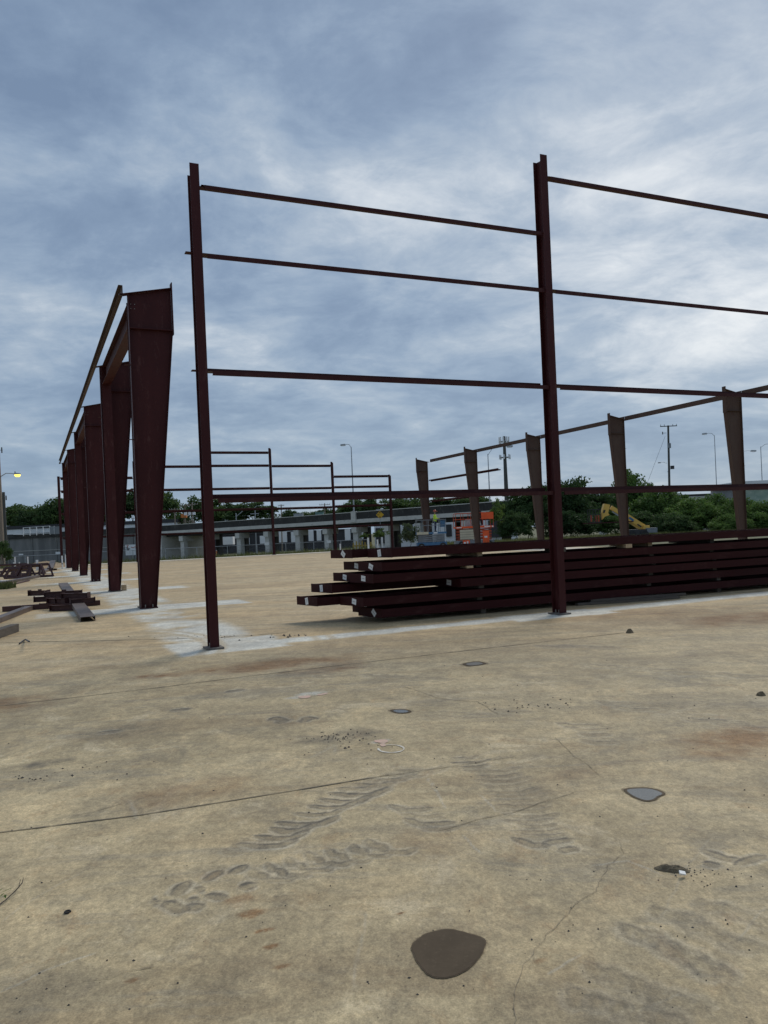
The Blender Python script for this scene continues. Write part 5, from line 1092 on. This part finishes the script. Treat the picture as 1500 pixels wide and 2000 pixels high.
heap('mud_clod', 'crumbled mud clod with a scrap of foil on the slab at lower right', 'mud', G(1312, 1699, .001), .085, .032, .026, 'clod', 5, -.35)
c = G(1331, 1705, .018); t = MB().prism([(-.02, -.01), (.01, -.018), (.022, .004), (-.006, .012)], 'z', 0, .006).build('foil_scrap', 'tag'); t.location = c; t.rotation_euler = (.3, .2, .4); tag(t, 'small white foil scrap beside the mud clod', 'litter')
heap('rock', 'dark mossy lump on the slab in front of the tallest post', 'rock', G(1230, 1236, .001), .06, .05, .06, 'clod', 8); heap('rock', 'brown stone on the slab at the right edge', 'rock', G(1486, 1358, .001), .045, .035, .04, 'clod', 9)
# gritty rubble
def grit():
    rr = random.Random(3); mb = MB()
    def stone(p, r):
        o = len(mb.v); vs = []
        for x, y, z in ((1, 0, 0), (-1, 0, 0), (0, 1, 0), (0, -1, 0), (0, 0, 1), (0, 0, -.3)): vs.append((p.x + x * r * rr.uniform(.6, 1.4), p.y + y * r * rr.uniform(.6, 1.4), p.z + z * r * rr.uniform(.5, 1.1)))
        mb.add(vs, [(0, 2, 4), (2, 1, 4), (1, 3, 4), (3, 0, 4), (2, 0, 5), (1, 2, 5), (3, 1, 5), (0, 3, 5)])
    def cloud(u, v, su, sv, n, r0, r1):
        for _ in range(n):
            uu, vv = rr.gauss(u, su), rr.gauss(v, sv)
            if vv > 1190: stone(G(uu, vv, .001), rr.uniform(r0, r1))
    cloud(660, 1440, 30, 5, 90, .002, .009); cloud(700, 1450, 30, 10, 14, .006, .013); cloud(65, 1522, 30, 5, 14, .005, .012); cloud(190, 1505, 40, 8, 18, .003, .009); cloud(1030, 1378, 50, 8, 36, .004, .012); cloud(560, 1242, 30, 2, 16, .01, .025)
    cloud(1380, 1715, 30, 14, 14, .003, .006); cloud(1330, 1702, 22, 6, 22, .002, .006); cloud(440, 1243, 60, 3, 20, .008, .02)
    for _ in range(230): 
        u, v = rr.uniform(0, 1500), rr.uniform(1290, 1990); p = G(u, v, .001); stone(p, rr.choice((.0015, .002, .003, .004)) * (1 + p.y * .12))
    o = mb.build('grit', 'rock'); o['kind'] = 'stuff'; o['label'] = 'dark grit and pebbles scattered over the slab'; o['category'] = 'gravel'
grit()

# ------------------------------------------------------------------ wet patches, paint mark, twig
def wet_mat(name, c, rough, spec=.5):
    m = mat(name, c, tuple(x * .8 for x in c), 9, rough, 0, 0.05, tuple(x * 1.25 for x in c), None, 80, spec); return m
def ragged(name, c):
    m = mat(name, c, tuple(x * .8 for x in c), 9, .8, 0, 0, None, None, None, .08); nt = m.node_tree; N = nt.nodes; L = nt.links
    tc = N.new('ShaderNodeTexCoord'); n = N.new('ShaderNodeTexNoise'); n.inputs['Scale'].default_value = 16; n.inputs['Detail'].default_value = 8; L.new(tc.outputs['Object'], n.inputs['Vector'])
    r = N.new('ShaderNodeValToRGB'); r.color_ramp.elements[0].position = .40; r.color_ramp.elements[1].position = .75; r.color_ramp.elements[1].color = (.6, .6, .6, 1); L.new(n.outputs[0], r.inputs[0]); L.new(r.outputs[0], N['Principled BSDF'].inputs['Alpha']); return m
MT['soak'] = ragged('soaked_edge', (0.17, 0.13, 0.088))
MT['damp'] = wet_mat('damp_concrete', (0.098, 0.074, 0.050), .75, .08); MT['damp_rim'] = wet_mat('damp_rim', (0.125, 0.096, 0.066), .8, .08); MT['water'] = wet_mat('puddle_water', (0.13, 0.12, 0.10), .06, .6); MT['grey_dust'] = wet_mat('dried_grey', (0.10, 0.095, 0.085), .6)
def patch(parent, name, uv, z, m, sub=6, jit=.3, seed=1, shrink=1.0):
    P = [G(u, v, z) for u, v in uv]; c = sum(P, Vector()) / len(P); P = [c + (p - c) * shrink for p in P]; n = len(P); Q = []
    for i in range(n):
        a, b, d, e = P[i - 1], P[i], P[(i + 1) % n], P[(i + 2) % n]
        for k in range(sub):
            t = k / sub; Q.append(.5 * ((2 * b) + (d - a) * t + (2 * a - 5 * b + 4 * d - e) * t * t + (3 * b - a - 3 * d + e) * t ** 3))
    rr = random.Random(seed); Q = [c + (p - c) * (1 + rr.uniform(-.009, .009) * jit) for p in Q]
    return MB().add([(p.x, p.y, z) for p in Q] + [(c.x, c.y, z)], [(i, (i + 1) % len(Q), len(Q)) for i in range(len(Q))]).build(name, m, parent)
STN = [(803, 1848), (812, 1836), (835, 1822), (875, 1814), (915, 1822), (944, 1832), (949, 1843), (938, 1868), (915, 1892), (885, 1907), (855, 1910), (835, 1903), (815, 1880), (806, 1860)]
t = thing('damp_stain', 'large dark round damp stain on the concrete at bottom centre', 'stain', G(877, 1860, 0)); P0 = t.location.copy()
for nm, z, m, sh in (('soaked_edge', .0022, 'soak', 1.04), ('damp_rim', .0032, 'damp_rim', 1.0), ('damp_centre', .0042, 'damp', .965)):
    o = patch(t, nm, STN, z, m, 6, 1.2, 3, sh); o.location = -P0
PUD = [(1218, 1543), (1228, 1539), (1262, 1538), (1285, 1542), (1300, 1550), (1288, 1556), (1278, 1563), (1262, 1565), (1245, 1560), (1230, 1553)]
t = thing('puddle', 'small heart shaped puddle reflecting the pale sky at right', 'puddle', G(1258, 1552, 0)); P0 = t.location.copy()
for nm, z, m, sh in (('soaked_edge', .0022, 'soak', 1.12), ('wet_rim', .0032, 'damp_rim', 1.0), ('water', .0042, 'water', .84)): o = patch(t, nm, PUD, z, m, 5, .6, 5, sh); o.location = -P0
for i, (uv, lab) in enumerate((([(903, 1297), (918, 1293), (938, 1292), (950, 1296), (938, 1299), (915, 1301)], 'dark oval puddle farthest back on the slab, below the beam stack'), ([(762, 1387), (775, 1385), (795, 1386), (804, 1390), (790, 1393), (772, 1392)], 'small narrow puddle on the slab, above the white paint ring'))):
    t = thing('puddle', lab, 'puddle', G(*uv[0])); P0 = t.location.copy()
    for nm, z, m, sh in (('soaked_edge', .0022, 'soak', 1.25), ('wet_rim', .0032, 'damp', 1.0), ('water', .0042, 'grey_dust' if i == 0 else 'water', .7)): o = patch(t, nm, uv, z, m, 5, .6, 5 + i, sh); o.location = -P0
MT['chalk'] = mat('chalk_paint', (0.70, 0.66, 0.58), (0.50, 0.45, 0.36), 14, .9); MT['pink'] = mat('pink_paint', (0.66, 0.42, 0.33), (0.48, 0.38, 0.29), 9, .9)
t = thing('paint_ring', 'faint white spray paint ring marked on the concrete slab', 'paint mark', G(765, 1462, 0)); P0 = t.location.copy(); rr = random.Random(4)
ring = [G(764 + 25 * math.cos(a), 1462 + 7.5 * math.sin(a), .0035) for a in np.linspace(-2.0, 3.3, 30)]; vs = []
for i, p in enumerate(ring):
    d = (ring[min(i + 1, 29)] - ring[max(i - 1, 0)]).normalized(); s = Vector((-d.y, d.x, 0)) * .009 * rr.uniform(.5, 1.3); vs += [p - s - P0, p + s - P0]
MB().add(vs, [(2 * i, 2 * i + 2, 2 * i + 3, 2 * i + 1) for i in range(29)]).build('ring', 'chalk', t)
for uv, sd in (([(730, 1447), (745, 1444), (758, 1446), (752, 1451), (738, 1450)], 1), ([(742, 1453), (750, 1451), (754, 1456), (746, 1458)], 2)): o = patch(t, 'smear', uv, .0035, 'pink', 4, 6, sd); o.location = -P0
t = thing('paint_smear', 'faint pink spray paint smear on the slab, left of centre', 'paint mark', G(605, 1358, 0)); P0 = t.location.copy()
for uv, sd in (([(582, 1361), (592, 1359), (606, 1358), (604, 1362), (590, 1364)], 3), ([(618, 1357), (630, 1354), (641, 1353), (636, 1356), (624, 1358)], 4)): o = patch(t, 'smear', uv, .0035, 'pink', 4, 8, sd); o.location = -P0
# twig with leaves at the lower left
t = thing('fallen_twig', 'fallen twig with a few green leaves at the left edge of the slab', 'twig', G(15, 1750)); P0 = t.location.copy()
MB().tube([G(-8, 1772, .006) - P0, G(12, 1757, .012) - P0, G(32, 1738, .02) - P0, G(43, 1725, .03) - P0, G(46, 1714, .045) - P0], [.0035, .003, .003, .0025, .001], 5).build('stem', 'bark', t); MB().tube([G(36, 1734, .02) - P0, G(40, 1718, .035) - P0], .0015, 4).build('side_stem', 'bark', t)
for (u, v, a) in ((8, 1741, .3), (4, 1748, 1.2), (14, 1738, -.4), (10, 1751, 2.2), (2, 1738, .9), (20, 1736, -1.0)):
    c = G(u, v, .022) - P0; d = Vector((math.cos(a), math.sin(a), .25)) * .016; s = Vector((-math.sin(a), math.cos(a), .1)) * .006
    MB().add([c - d, c + s, c + d, c - s + Vector((0, 0, .004))], [(0, 1, 2, 3)]).build('leaf', 'leaf_bright', t)
c = G(132, 1782, .002); t = MB().tube([(c.x + .012 * math.cos(a), c.y + .012 * math.sin(a), .005) for a in np.linspace(0, 5.6, 14)], .004, 6).build('rubber_washer', 'tyre'); tag(t, 'small black rubber ring lying on the slab at lower left', 'washer')
